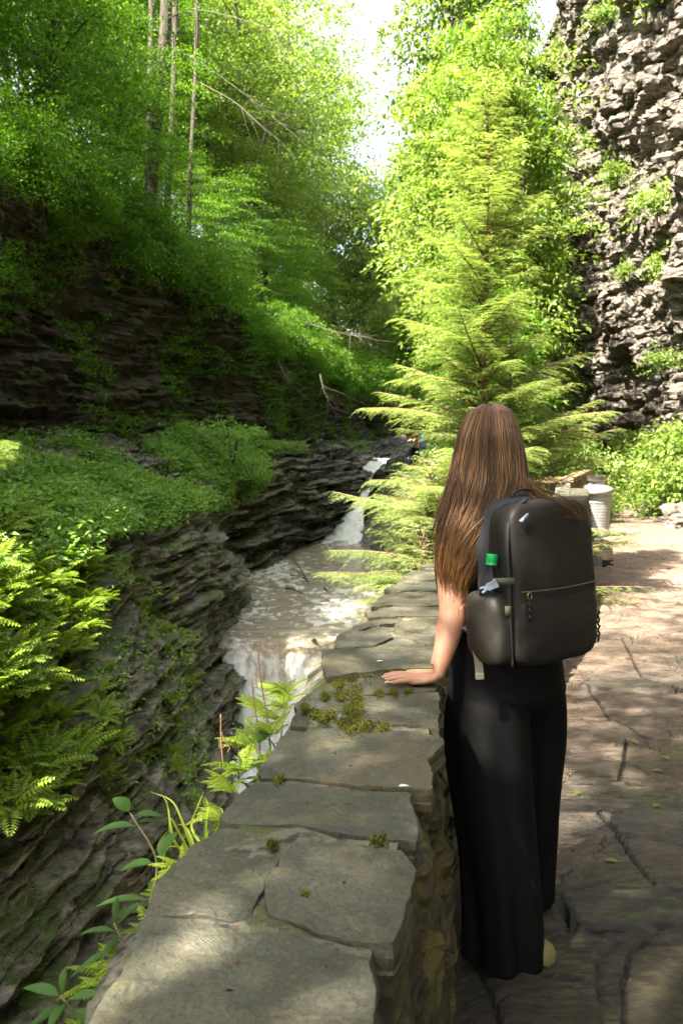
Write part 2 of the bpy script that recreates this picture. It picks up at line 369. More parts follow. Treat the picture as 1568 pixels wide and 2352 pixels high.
def wall_xl(Y): return np.interp(Y, Lp[:, 1], Lp[:, 0])
def wall_xr(Y): return np.interp(Y, Rp[:, 1], Rp[:, 0])
# right bank between wall and stream
rb = []
for (x, y) in ((-.35, -2), (-.4, 0), (-.3, 1.2), (-.18, 2.2), (-.1, 3.2), (.25, 4.6), (.9, 6.6), (1.7, 9), (2.9, 12), (4.2, 16), (5.8, 20), (7.1, 25), (7.0, 32), (6.0, 38), (5.5, 48)):
    zt = -.05 if y < 34 else .1
    lowx = -1.15 if y < 12 else np.interp(y, [12, 17, 21, 27, 30, 34, 46], [-.45, .5, .75, .45, .35, .9, 2.4])
    lowz = -5.5 if y < 11 else np.interp(y, [11, 14.2, 15, 28, 32, 36, 46], [-5.5, -4.2, -2.4, -2.2, -1.2, .05, .05])
    if y < 3.5: lowx = x - .75
    rb.append([A3(x + .35, y, zt), A3(x, y, zt - .1), A3(x * .7 + lowx * .3 - .03, y, zt * .8 + lowz * .2), A3(x * .25 + lowx * .75, y, lowz * .55), A3(lowx, y, lowz), A3(lowx - .15, y, lowz - 1)])
RB = strata(surf(rb, 420, 120), th=.25, amp=.12, seed=6, lump=.12, flip=-1)
struct(grid_obj('right_bank', RB, M['bank']))

# ------------------------------------------------------------------ path of wet slate slabs
def worley(x, y, seed=0):
    ix = np.floor(x); iy = np.floor(y); d1 = np.full(x.shape, 9.); d2 = np.full(x.shape, 9.); idd = np.zeros(x.shape)
    for a in (-1, 0, 1):
        for b in (-1, 0, 1):
            cx = (ix + a).astype(int); cy2 = (iy + b).astype(int)
            h = _perm[(_perm[(cx + seed) & 255] + cy2) & 255]; r1 = h / 255.; r2 = _perm[h + 77] / 255.
            d = np.maximum(np.abs(cx + .15 + .7 * r1 - x), np.abs(cy2 + .15 + .7 * r2 - y)) * .5 + .5 * np.hypot(cx + .15 + .7 * r1 - x, cy2 + .15 + .7 * r2 - y)
            m1 = d < d1; d2 = np.where(m1, d1, np.minimum(d2, d)); idd = np.where(m1, r1, idd); d1 = np.where(m1, d, d1)
    return d1, d2 - d1, idd
nY, nX = 700, 330
tY = np.linspace(0, 1, nY); Ys = .4 + 3.2 * (np.exp(tY * 2.25) - 1) / 1.0
Ys = np.concatenate([Ys, [33, 38, 44, 50, 56]])
XL = np.where(Ys < 12.5, np.interp(Ys, Lp[:, 1], Lp[:, 0]) + .15, np.interp(Ys, [12.5, 16, 20, 25, 30, 56], [3.15, 4.4, 6, 7.2, 7.3, 7.3]))
XR = np.interp(Ys, [0, 4, 9, 14, 20, 28, 33, 56], [3.2, 3.4, 4.6, 6.4, 8.2, 9.4, 9.3, 9.6])
u = np.linspace(0, 1, nX) ** 1.25
X = XL[:, None] + (XR - XL)[:, None] * u[None]; Y = np.repeat(Ys[:, None], nX, 1)
wx = .12 * fbm(np.stack([X, Y, 0 * X], -1) * 1.1, 3); wy = .12 * fbm(np.stack([X, Y, 0 * X + 5], -1) * 1.1, 3)
_, e, idd = worley((X + wx) / .8, (Y + wy) / .5, 3)
_, e2, id2 = worley((X + wx * 1.6) / 2.3 + 5, (Y + wy) / 1.5, 9)
crack = np.clip(1 - e / .042, 0, 1) * np.clip(.6 + 1.2 * noise(np.stack([X * 1.3, Y * 1.3, X * 0], -1)), .12, 1)
e3 = worley((X + wx * 2) / .33 + 3, (Y + wy * 2) / .2, 21)[1]; crack = np.maximum(crack, .55 * np.clip(1 - e3 / .03, 0, 1) * (noise(np.stack([X * 2, Y * 2, X * 0 + 7], -1)) > .05))
lay = fbm(np.stack([X * 1.6, Y * 3.6, idd * 9], -1), 5, g=.6)
q = lay * 5; st = (np.floor(q) + np.clip((q - np.floor(q)) / .25, 0, 1)) / 5
rip = fbm(np.stack([X * 5 + idd * 3, Y * 16, X * 0], -1), 3)
Z = (idd - .5) * .018 - .014 * crack ** .6 + .011 * st + .003 * rip + .006 * fbm(np.stack([X, Y, X * 0], -1) * .5, 2)
step1 = 9.55 + .05 * np.sin(X * 2) + .10 * fbm(np.stack([X * 2, X * 0, X * 0], -1), 3); step2 = 11.2 + .05 * fbm(np.stack([X * 2, X * 0 + 4, X * 0], -1), 3)
Z = Z + .045 * np.clip((Y - step1) / .03, 0, 1) + .03 * np.clip((Y - step2) / .03, 0, 1) - .05 * np.clip((Y - 12) / 5, 0, 1)
joints = [[(1260, 2040), (1330, 2046), (1450, 2044), (1620, 2054)], [(1380, 1870), (1420, 1915), (1460, 1985), (1506, 2040)], [(1283, 2046), (1296, 2100), (1313, 2140), (1400, 2146), (1524, 2138), (1640, 2150)], [(1524, 2138), (1450, 2190), (1433, 2264), (1443, 2420)],
          [(1340, 1655), (1410, 1652), (1480, 1690), (1568, 1700)], [(1300, 1560), (1350, 1575), (1404, 1654)], [(1300, 1800), (1420, 1792), (1568, 1812)], [(1420, 1792), (1440, 1700)], [(1300, 1455), (1420, 1468), (1568, 1450)], [(1430, 1468), (1470, 1560), (1568, 1590)], [(1250, 2250), (1340, 2262), (1433, 2264)], [(1060, 2120), (1090, 2200), (1150, 2352)]]
cr2 = np.zeros(X.shape); XW, YW = X + .12 * wx, Y + .12 * wy + .006 * fbm(np.stack([X * 14, Y * 14, X * 0], -1), 2)
for ln in joints:
    q = [PZ(a_, b_, 0)[:2] for a_, b_ in ln]
    for a_, b_ in zip(q[:-1], q[1:]):
        d_ = b_ - a_; t_ = np.clip(((XW - a_[0]) * d_[0] + (YW - a_[1]) * d_[1]) / d_.dot(d_), 0, 1); dd = np.hypot(XW - a_[0] - t_ * d_[0], YW - a_[1] - t_ * d_[1]); cr2 = np.maximum(cr2, np.clip(1.25 - dd / (.006 + .0008 * Y), 0, 1))
sl_ = (YW < PZ(1400, 2043, 0)[1]) & (YW > PZ(1400, 2142, 0)[1]) & (XW > PZ(1296, 2090, 0)[0])
Z = Z - .015 * cr2 + .012 * sl_; crack = np.maximum(crack * .8, cr2)
Z = Z - .06 * np.clip((.12 - (X - XL[:, None] - .3)) / .12, 0, 1) * (Y < 12.5)
wet = np.clip(2.0 - Y / 4.6 + .55 * fbm(np.stack([X * .9, Y * .9, X * 0 + 2], -1), 4), 0, 1)
wet = np.clip(wet + .6 * crack * (Y < 5), 0, 1)
m = N('wet_slate_path'); v = m.coord((1, 2.2, 1), warp=.3, wscale=2); n1 = m.noise(v, 3.2, 9, .7); n2 = m.noise(v, 22, 6, .7); n3 = m.noise(m.coord(), .8, 5, .6)
dry = m.ramp(n1, [(.33, (.10, .058, .034)), (.5, (.20, .128, .083)), (.68, (.29, .20, .14))])
wetc = m.ramp(n1, [(.32, (.009, .007, .004)), (.5, (.042, .033, .018)), (.7, (.10, .08, .046))])
wa = m.attr('wet'); ca = m.attr('crack'); ti = m.attr('tint')
col = m.mix(wa, dry, wetc); col = m.mix(m.math('MULTIPLY', ti, .6), col, m.mix(wa, (.17, .155, .13), (.022, .027, .025)))
n6 = m.noise(m.coord((1, 3.2, 1), warp=.2, wscale=3), 9, 8, .75); col = m.mix(m.ramp(n6, [(.38, .85), (.47, 0.)]), col, (.018, .014, .009)); col = m.mix(m.ramp(n6, [(.56, 0.), (.7, .45)]), col, m.mix(wa, (.34, .26, .19), (.11, .095, .055))); col = m.mix(m.ramp(n2, [(.38, .7), (.5, 0.)]), col, (.02, .015, .01)); col = m.mix(m.math('MULTIPLY', ca, .85), col, (.006, .005, .004))
col = m.mix(m.math('MULTIPLY', m.ramp(n3, [(.52, 0.), (.7, 1.)]), .22), col, (.12, .055, .035))
pud = m.ramp(m.math('MULTIPLY', m.math('ADD', n3, m.math('MULTIPLY', n2, .35)), wa), [(.40, .42), (.62, .08)])
rgh = m.mix(wa, (.75,) * 3, pud)
nr = m.bump(m.math('ADD', m.math('MULTIPLY', n6, 1.2), m.math('MULTIPLY', n2, .6)), .016, 1.)
M['path'] = m.fin(col, rgh, nr)
PATH = np.stack([X, Y, Z], -1)
struct(grid_obj('path', PATH, M['path'], attrs={'wet': wet, 'crack': crack, 'tint': np.clip(idd * .8 + .3 * id2 + .5 * sl_, 0, 1)}))
def path_z(x, y):
    i = np.abs(Ys - y).argmin(); return float(np.interp(x, X[i], Z[i]))
# verge right of the path
ve = [[A3(x + 3.4 + y * 0, y, .9), A3(x + 1.2, y, .35), A3(x + .1, y, .02), A3(x - .15, y, -.08)] for x, y in ((3.2, 0), (3.4, 4), (4.5, 9), (6.2, 14), (7.4, 20), (8.0, 26), (8.4, 31))]
VE = strata(surf(ve, 240, 90), th=.15, amp=.05, seed=8, lump=.08)
struct(grid_obj('verge', VE, M['soil']))

# ------------------------------------------------------------------ water
zp = -1.8
m = N('pool_water'); v = m.coord((.55, 1.3, 1), (0, 0, .15), warp=.6, wscale=.5)
n1 = m.noise(v, 1.4, 8, .62); n2 = m.noise(m.coord((1.5, .85, 1), warp=.5, wscale=1.2), 3.6, 7, .66); fo = m.attr('foam')
fk = m.ramp(m.math('ADD', m.math('MULTIPLY', n2, 1.), m.math('MULTIPLY', fo, .34)), [(.585, 0.), (.68, .8)])
base = m.ramp(n1, [(.3, (.235, .20, .14)), (.7, (.40, .36, .275))])
col = m.mix(fk, base, (.66, .65, .62)); nr = m.bump(m.noise(m.coord((1, 2.6, 1)), 3.2, 4, .5), .035, .8)
M['water'] = m.fin(col, m.mix(fk, (.07,) * 3, (.6,) * 3), nr)
wy_ = np.linspace(14.6, 32, 160)
wl = np.interp(wy_, [14.6, 16, 18, 21, 24, 28, 32], [-2.0, -2.2, -2.4, -3.2, -3.2, -2.0, -.8]); wr = np.interp(wy_, [14.6, 17, 21, 28, 32], [.1, 1.3, 1.6, 1.2, 1.2])
uu = np.linspace(0, 1, 120); WX = wl[:, None] + (wr - wl)[:, None] * uu; WY = np.repeat(wy_[:, None], 120, 1)
WZ = zp + .012 * fbm(np.stack([WX * 1.2, WY * 2.5, WX * 0], -1), 3)
WZ = WZ - .10 * np.clip((15.3 - WY) / .7, 0, 1) ** 2 + .10 * np.clip((WY - 26) / 2.5, 0, 1) * np.abs(fbm(np.stack([WX * 2, WY * 2.5, WX * 0], -1), 3))
px_, py_ = proj(np.stack([WX, WY, WZ], -1))
foam = .55 * np.exp(-(((px_ - 620) / 85) ** 2 + ((py_ - 1310) / 34) ** 2)) + .42 * np.exp(-((py_ - 1400) / 45) ** 2) * (.6 + .4 * np.sin(px_ / 37.)) + .45 * np.clip((WY - 26.5) / 3, 0, 1) + .25 * np.exp(-((px_ - 800) / 60) ** 2 - ((py_ - 1390) / 60) ** 2)
struct(grid_obj('pool', np.stack([WX, WY, WZ], -1), M['water'], smooth=True, attrs={'foam': foam}))
m = N('falling_water'); v = m.coord((1, 1, .12), warp=.12, wscale=2); n1 = m.noise(v, 7, 7, .65); n2 = m.noise(m.coord((1, 1, .5)), 9, 5, .7); fo = m.attr('foam')
fk = m.ramp(m.math('ADD', m.math('ADD', m.math('MULTIPLY', n1, .7), m.math('MULTIPLY', n2, .25)), m.math('MULTIPLY', fo, .5)), [(.50, 0.), (.8, 1.)])
M['fall'] = m.fin(m.mix(fk, m.ramp(n1, [(.3, (.18, .14, .08)), (.7, (.36, .30, .20))]), (.72, .74, .76)), m.mix(fk, (.12,) * 3, (.5,) * 3), m.bump(n1, .05, .8))
def sheet(rows, nu, nv, name, fo, amp=.05, fs=(5, 5, 1.)):
    G = surf(rows, nu, nv); n_ = normals(G); G = G + n_ * (amp * fbm(G * np.array(fs), 4))[..., None]
    return struct(grid_obj(name, G, M['fall'], smooth=True, attrs={'foam': fo(np.linspace(0, 1, nu)[:, None], np.linspace(0, 1, nv)[None], G)}))
# main fall over the near lip
rows = []
for t_, yy, zz in ((0, 15.0, zp + .0), (.1, 14.75, zp - .05), (.2, 14.5, zp - .2), (.4, 14.3, zp - .75), (.7, 14.15, zp - 1.35), (1, 14.05, zp - 2.3)):
    xl = -1.95 + .12 * t_; xr = .25 - .15 * t_
    rows.append([A3(xl + (xr - xl) * s_, yy - .12 * math.sin(s_ * 3.1), zz) for s_ in (0, .2, .4, .6, .8, 1)])
sheet(rows, 160, 120, 'waterfall', lambda a, b, G: np.clip(a * 1.9 - .6 - 0 * b, 0, 1) + .25 * np.exp(-((b - .12) / .12) ** 2) + .35 * np.clip((a - .55) * 4, 0, 1), .04, (6, 6, .8))
# churning foam below
fx, fy = np.meshgrid(np.linspace(-2.6, .3, 150), np.linspace(9.5, 14.4, 170))
fz = zp - 2.2 + .55 * np.exp(-((fy - 13.6) / .8) ** 2) * np.exp(-((fx + 1.0) / 1.0) ** 2) - .12 * np.clip(13 - fy, 0, 9) + .22 * np.abs(fbm(np.stack([fx * 2.2, fy * 2.2, fx * 0], -1), 5, g=.6))
struct(grid_obj('churning_water', np.stack([fx, fy, fz], -1), M['fall'], smooth=True, attrs={'foam': .9 + 0 * fx}))
# upper cascade
path_c = [(868, 1052, 37, 30), (856, 1068, 35, 22), (846, 1088, 33.4, 12), (842, 1110, 32.6, 10), (832, 1140, 31.6, 13), (818, 1165, 30.8, 18), (808, 1195, 30, 27), (795, 1225, 29.2, 38), (784, 1248, 28.2, 46), (780, 1266, 27.4, 50)]
rows = [[P(x - h_ + 2 * h_ * s_, y, Y_ - .15 * math.sin(3.1 * s_)) for s_ in (0, .25, .5, .75, 1)] for x, y, Y_, h_ in path_c]
sheet(rows, 160, 60, 'cascade', lambda a, b, G: .75 + .2 * a + 0 * b, .07, (3, 3, 2))
us = [[P(x0, y, Y_), P(x1, y - 1, Y_ + 1)] for x0, x1, y, Y_ in ((835, 900, 1048, 41), (838, 890, 1058, 38), (842, 885, 1070, 35), (846, 880, 1080, 34))]
sheet(us, 40, 20, 'upper_stream', lambda a, b, G: .1 + .4 * a + 0 * b, .02)
# spray droplets above the foam
B = Batch(); r_ = np.random.RandomState(5)
for k in range(900):
    c = A3(-2.05 + 1.0 * r_.rand() ** 1.4, 13.2 + 1.0 * r_.rand(), zp - 1.9 + .9 * r_.rand() ** 1.6); s_ = .006 + .012 * r_.rand()
    B.add(np.array([[1, 0, 0], [0, 1, 0], [-1, 0, 0], [0, -1, 0], [0, 0, 1.4], [0, 0, -1.4]]) * s_ + c, np.array([[0, 1, 4, 4], [1, 2, 4, 4], [2, 3, 4, 4], [3, 0, 4, 4], [1, 0, 5, 5], [2, 1, 5, 5], [3, 2, 5, 5], [0, 3, 5, 5]]))
M['drop'] = plain('spray', (.8, .82, .84), .3, 0)
tag(B.obj('spray', M['drop'], None, True), kind='stuff', label='white spray thrown up at the foot of the waterfall')

# ------------------------------------------------------------------ low stone wall
wall = empty('stone_wall', (float(Lp[2][0]) + .2, float(Lp[2][1]), 0)); tag(wall, 'low mossy stone wall with slate coping curving along the gorge edge', 'wall')
wo = -np.array(wall.location)
ty = np.concatenate([np.linspace(.5, 6, 330), np.linspace(6.03, 12.7, 150)])
xl_ = wall_xl(ty); xr_ = wall_xr(ty)
prof = []   # cross-section: left bottom, left top, right top, right bottom
G = []
for k, yv in enumerate(ty):
    a, b = xl_[k] + .035, xr_[k] - .02
    row = [(a - .08, z) for z in np.linspace(-.9, ZC - .075, 40)] + [(a + (b - a) * s_, ZC - .008) for s_ in np.linspace(.04, .96, 24)] + [(b + .07 * (1 - z / .8), z) for z in np.linspace(ZC - .075, -.08, 80)]
    G.append([(x, yv, z) for x, z in row])
G = np.array(G); top = np.zeros(G.shape[:2], bool); top[:, 40:64] = True
GS = strata(G, th=.10, amp=.028, tilt=(0, .03), f=2.6, warp=.06, seed=9, lump=.025, flip=-1)
_, ed, ii = worley(G[..., 1] / .34 + np.floor(G[..., 2] / .11 + .3 * noise(G * 1.2)) * .37, np.floor(G[..., 2] / .11 + .3 * noise(G * 1.2)) + .5, 4)
nn = normals(GS) * -1; GS = GS + nn * np.where(top, 0, -.02 * np.clip(1 - ed / .12, 0, 1) + (ii - .5) * .03)[..., None]
GT = G.copy(); GT[..., 2] += .004 * fbm(G * 14, 4)
GS = np.where(top[..., None], GT, GS)
o = mesh('wall_body', GS + wo, gridF(*GS.shape[:2]), M['wallside'], wall); o.data.materials.append(M['mortar']); jj = np.tile(np.arange(GS.shape[1] - 1), GS.shape[0] - 1); o.data.polygons.foreach_set('material_index', ((jj >= 39) & (jj < 64)).astype(np.int32)) if len(o.data.polygons) == len(jj) else None; o['label'] = 'rough stacked stone face of the wall, dark olive with moss'
m = N('slate_coping'); v = m.coord((1, 1, 1), warp=.25, wscale=4); n1 = m.noise(v, 3.5, 8, .62); n2 = m.noise(m.coord((1, 1, 1)), 30, 6, .75); n3 = m.noise(m.coord((2.5, 5, 2), (0, 0, .3), warp=.4), 2.2, 6, .7); oi = m.n('ObjectInfo')
col = m.ramp(n1, [(.3, (.012, .010, .005)), (.46, (.042, .038, .021)), (.58, (.082, .080, .052)), (.75, (.13, .108, .068))])
col = m.mix(m.math('MULTIPLY', oi.outputs['Random'], .35), col, (.045, .052, .04))
col = m.mix(m.ramp(n3, [(.5, 0.), (.72, .7)]), col, (.12, .10, .045)); col = m.mix(m.ramp(n2, [(.3, .5), (.46, 0.)]), col, (.03, .03, .022)); col = m.mix(m.ramp(n2, [(.62, 0.), (.8, .4)]), col, (.3, .31, .26))
n4 = m.noise(m.coord((1, 1, 1)), 140, 4, .8); col = m.mix(m.ramp(n4, [(.36, .65), (.5, 0.)]), col, (.012, .011, .008)); col = m.mix(m.ramp(n4, [(.58, 0.), (.72, .35)]), col, (.24, .24, .19)); n5 = m.noise(m.coord((1, 1, 1), warp=.2), 1.6, 5, .7); col = m.mix(m.ramp(n5, [(.48, 0.), (.6, .6)]), col, (.07, .052, .022))
M['coping'] = m.fin(col, m.ramp(n1, [(.3, .5), (.7, .8)]), m.bump(m.math('ADD', m.math('MULTIPLY', n3, .7), m.math('ADD', m.math('MULTIPLY', n2, .5), m.math('MULTIPLY', n4, .35))), .007, 1.))
stones = [
 [(330, 2112), (430, 2125), (560, 2150), (640, 2140), (760, 2172), (845, 2195), (864, 2260), (850, 2350), (842, 2440), (500, 2440), (168, 2440), (196, 2380), (262, 2265), (300, 2180)],
 [(505, 1902), (560, 1905), (618, 1918), (645, 1960), (606, 2030), (590, 2108), (540, 2118), (470, 2106), (330, 2103), (352, 2045), (400, 1985), (455, 1930)],
 [(680, 1935), (780, 1938), (860, 1948), (935, 1958), (950, 1990), (932, 2090), (908, 2168), (800, 2152), (700, 2125), (612, 2100), (622, 2035), (655, 1965)],
 [(592, 1797), (680, 1798), (750, 1808), (850, 1815), (943, 1825), (946, 1870), (958, 1932), (860, 1923), (770, 1915), (690, 1898), (600, 1895), (525, 1882), (512, 1868), (545, 1830)],
 [(668, 1680), (700, 1682), (760, 1674), (850, 1682), (930, 1680), (1010, 1690), (1020, 1705), (985, 1742), (990, 1780), (985, 1812), (900, 1805), (800, 1796), (700, 1785), (600, 1786), (596, 1770), (640, 1712)],
 [(838, 1602), (920, 1594), (1004, 1590), (1010, 1604), (1006, 1666), (940, 1663), (828, 1656), (826, 1625)],
 [(838, 1548), (900, 1543), (990, 1541), (1007, 1560), (1005, 1585), (920, 1590), (838, 1597), (834, 1570)],
 [(765, 1560), (800, 1556), (818, 1600), (812, 1650), (760, 1662), (720, 1668), (664, 1662), (680, 1622), (718, 1585)],
 [(740, 1490), (820, 1488), (920, 1485), (1004, 1485), (1006, 1532), (920, 1535), (830, 1543), (748, 1553), (738, 1518)],
 [(775, 1460), (850, 1431), (888, 1446), (900, 1466), (860, 1480), (812, 1484), (766, 1485)],
 [(912, 1432), (960, 1421), (1012, 1420), (1014, 1478), (960, 1474), (908, 1452)],
 [(808, 1441), (850, 1424), (920, 1417), (914, 1427), (868, 1436), (816, 1449)],
 [(842, 1408), (900, 1394), (960, 1396), (1020, 1395), (1020, 1414), (930, 1412), (846, 1419)],
 [(856, 1393), (878, 1370), (930, 1360), (1020, 1363), (1026, 1388), (960, 1391), (900, 1388)],
 [(882, 1352), (950, 1336), (1034, 1336), (1034, 1357), (960, 1356), (900, 1362)],
 [(925, 1326), (945, 1311), (1040, 1309), (1045, 1330), (980, 1333)]]
SL = ['nearest big mottled slab with dark green blotches', 'broad dull brown slab beside the moss spot', 'sun-dappled grey slab with pale broken corner', 'dark smooth slab with a white speck', 'wide pale green slab with jagged right tip',
      'square slab just in front of the hand', 'slab under the resting hand', 'small slab beside the thick green moss', 'long straight slab behind the hand']
def stone(poly, z0, th, seed, nm='coping_stone', label=None):
    poly = np.array(poly, float); r_ = np.random.RandomState(seed)
    L = np.concatenate([[0], np.cumsum(np.linalg.norm(np.diff(np.vstack([poly, poly[:1]]), axis=0), axis=1))])
    n = 120; tt = np.linspace(0, L[-1], n, endpoint=False); pl = np.vstack([poly, poly[:1]])
    out = np.stack([np.interp(tt, L, pl[:, 0]), np.interp(tt, L, pl[:, 1])], -1)
    cen = out.mean(0); out = cen + (out - cen) * 1.012; k3 = np.concatenate([out * 9, np.full((n, 1), seed)], 1)
    out = out + np.stack([fbm(k3, 4, g=.6), fbm(k3 + 31, 4, g=.6)], -1) * .006
    rings = []; ss = [(.95, -th * 1.0), (1.0, -th * .8), (1.005, -th * .55), (.985, -th * .5), (1.0, -th * .25), (1.0, -.005), (.997, -.001), (.985, 0)] + [(s_, 0) for s_ in np.linspace(.95, .02, 34)]
    for s_, dz in ss:
        r = cen + (out - cen) * s_; zz = np.full(n, z0 + dz)
        if dz == 0 or dz > -.02:
            k3 = np.concatenate([r, np.full((n, 1), seed * .7)], 1)
            lay = fbm(k3 * np.array([4, 7, 1]), 5, g=.55); q = lay * 4; stp = (np.floor(q) + np.clip((q - np.floor(q)) / .22, 0, 1)) / 4
            zz = zz + .0055 * stp + .002 * fbm(k3 * 30, 3)
        else:
            k3 = np.concatenate([out * 14, np.full((n, 1), dz * 60 + seed)], 1); r = r + (out - cen) / (np.linalg.norm(out - cen, axis=1, keepdims=True)) * (.008 * fbm(k3, 3))[:, None]
        rings.append(np.concatenate([r, zz[:, None]], 1))
    G = np.array(rings); o = mesh(nm, G.reshape(-1, 3) + wo, gridF(len(rings), n, True), M['coping'], wall)
    if label: o['label'] = label
for k, pl in enumerate(stones):
    dz = (.004, -.004, .002, 0, .004, 0, -.002, -.010, .010, 0, 0, .006, 0, .004, 0, .003)[k]
    stone([PZ(x, y, ZC + dz)[:2] for x, y in pl], ZC + dz, .085 if k in (0, 1, 2, 8) else .06, k + 3, label=SL[k] if k < len(SL) else None)
r_ = np.random.RandomState(3)
stone([(-.40, .45), (.02, .45), (.03, .8), (.02, 1.0), (-.2, .99), (-.37, 1.0), (-.38, .8)], ZC, .08, 99)
yv = 5.08
while yv < 12.5:
    h_ = .28 + .3 * r_.rand(); y1 = min(yv + h_, 12.65); s_ = .35 + .3 * r_.rand()
    for a, b in ((0, s_ - .03), (s_ + .02, 1)):
        A = wall_xl(yv) + .02; W_ = wall_xr(yv) - A - .02; A2 = wall_xl(y1) + .02; W2 = wall_xr(y1) - A2 - .02
        stone([(A + W_ * a, yv), (A + W_ * b, yv), (A2 + W2 * b, y1 - .04), (A2 + W2 * a, y1 - .04)], ZC, .06, r_.randint(999))
    yv = y1
# moss cushions on the joints
def moss_batch(pts, n, sz, seed):
    r_ = np.random.RandomState(seed); B = Batch(); pts = np.array(pts)
    V = []; 
    for k in range(n):
        i = r_.randint(len(pts)); x, y, s_ = pts[i]; c = PZ(x + r_.randn() * s_ * .55, y + r_.randn() * s_ * .5, ZC); c[2] = ZC - .004 + r_.rand() * .008
        for j in range(4):
            a = r_.rand() * 6.28; d = A3(math.cos(a), math.sin(a), .9 + r_.rand()); d *= sz * (.6 + .8 * r_.rand()) / np.linalg.norm(d); s2 = np.cross(d, [0, 0, 1.]); s2 *= sz * .3 / np.linalg.norm(s2)
            B.add([c - s2, c + s2, c + d], [[0, 1, 2, 2]], r_.rand())
    return B
M['moss'] = leaf_mat('moss', (.035, .05, .006), (.17, .17, .02), .2, .9)
pts = [(820, 1640, 16), (822, 1610, 14), (812, 1585, 18), (815, 1665, 16), (800, 1550, 22), (850, 1545, 18), (900, 1541, 12), (950, 1539, 10), (800, 1680, 18), (840, 1668, 14), (880, 1670, 10), (780, 1600, 10), (760, 1640, 8), (775, 1570, 12), (745, 1600, 7), (720, 1640, 10), (700, 1625, 8), (905, 1592, 8), (870, 1595, 8), (935, 1590, 6), (800, 1630, 12), (790, 1660, 14), (820, 1620, 12), (818, 1650, 10), (740, 1650, 10)]
B = moss_batch(pts, 6500, .0058, 2)
for a in ((625, 1942, 8, 160), (825, 1380, 0, 0), (985, 1383, 9, 60), (700, 2062, 8, 60), (870, 1935, 14, 80), (640, 1795, 14, 60)):
    if a[3]:
        b2 = moss_batch([a[:3]], a[3], .008, int(a[0])); V, Fc, T = b2.get(); B.add(V, Fc, T)
o = B.obj('moss', M['moss'], wall, False); o.data.transform(__import__('mathutils').Matrix.Translation(wo)); o['label'] = 'yellow green moss grown over the joints'; o['kind'] = 'stuff'

# ------------------------------------------------------------------ vegetation
def unit(v): return v / (np.linalg.norm(v, axis=-1, keepdims=True) + 1e-9)
def leaf_quads(p, d, n, L, W, fold=.15):
    d = unit(d); s = unit(np.cross(n, d)); n = np.cross(d, s); L = L[:, None]; W = W[:, None]
    mid = p + d * L * .42
    V = np.stack([p, mid + s * W * .5 + n * W * fold, p + d * L - n * L * .12, mid - s * W * .5 + n * W * fold], 1)
    k = len(p); return V.reshape(-1, 3), np.arange(4 * k).reshape(k, 4)
def sprays(cen, out, R_, per, L, r_, droop=.35, flat=.10, wr=.55):
    """clusters of leaves held in drooping, nearly level layers"""
    k = len(cen); c = np.repeat(cen, per, 0); o = np.repeat(out, per, 0); Rr = np.repeat(R_, per); m_ = k * per
    a = r_.rand(m_) * 2 * math.pi; rr = np.sqrt(r_.rand(m_)) * (1 + .25 * r_.randn(m_)); stretch = 1.3
    ho = unit(o * np.array([1, 1, 0]) + 1e-4); hs = np.stack([-ho[:, 1], ho[:, 0], 0 * a], -1)
    off = ho * (np.cos(a) * rr * stretch)[:, None] + hs * (np.sin(a) * rr * .75)[:, None]
    t = np.cos(a) * rr
    z = -droop * np.abs(t) ** 2 * .5 - droop * t * .35 + flat * 1.6 * r_.randn(m_)
    p = c + off * Rr[:, None] + np.stack([0 * z, 0 * z, z * Rr], -1)
    d = off + .5 * r_.randn(m_, 3) + np.array([0, 0, -.25]); n = np.array([0, 0, 1.]) + .45 * r_.randn(m_, 3)
    Ls = L * (.6 + .7 * r_.rand(m_))
    V, Fc = leaf_quads(p, d, n, Ls, Ls * wr)
    ct = np.repeat(r_.rand(k), per); tint = np.clip(.55 * ct + .45 * r_.rand(m_), 0, 1)
    return V, Fc, np.repeat(tint, 4)
def crown_pts(r_, n, rx, rz, zc, seed, shell=.55, hole=-.25, low=-1.):
    P_ = []
    while len(P_) < n:
        d = r_.randn(3); d /= np.linalg.norm(d); r = r_.rand() ** (shell / 1.5)
        sh = 1 + .45 * noise(d * 1.7 + seed * 5.3); q = d * r * sh
        if q[2] < low: continue
        p = q * np.array([rx, rx, rz])
        if noise(p * .9 + seed) < hole: continue
        P_.append(p + np.array([0, 0, zc]))
    return np.array(P_)
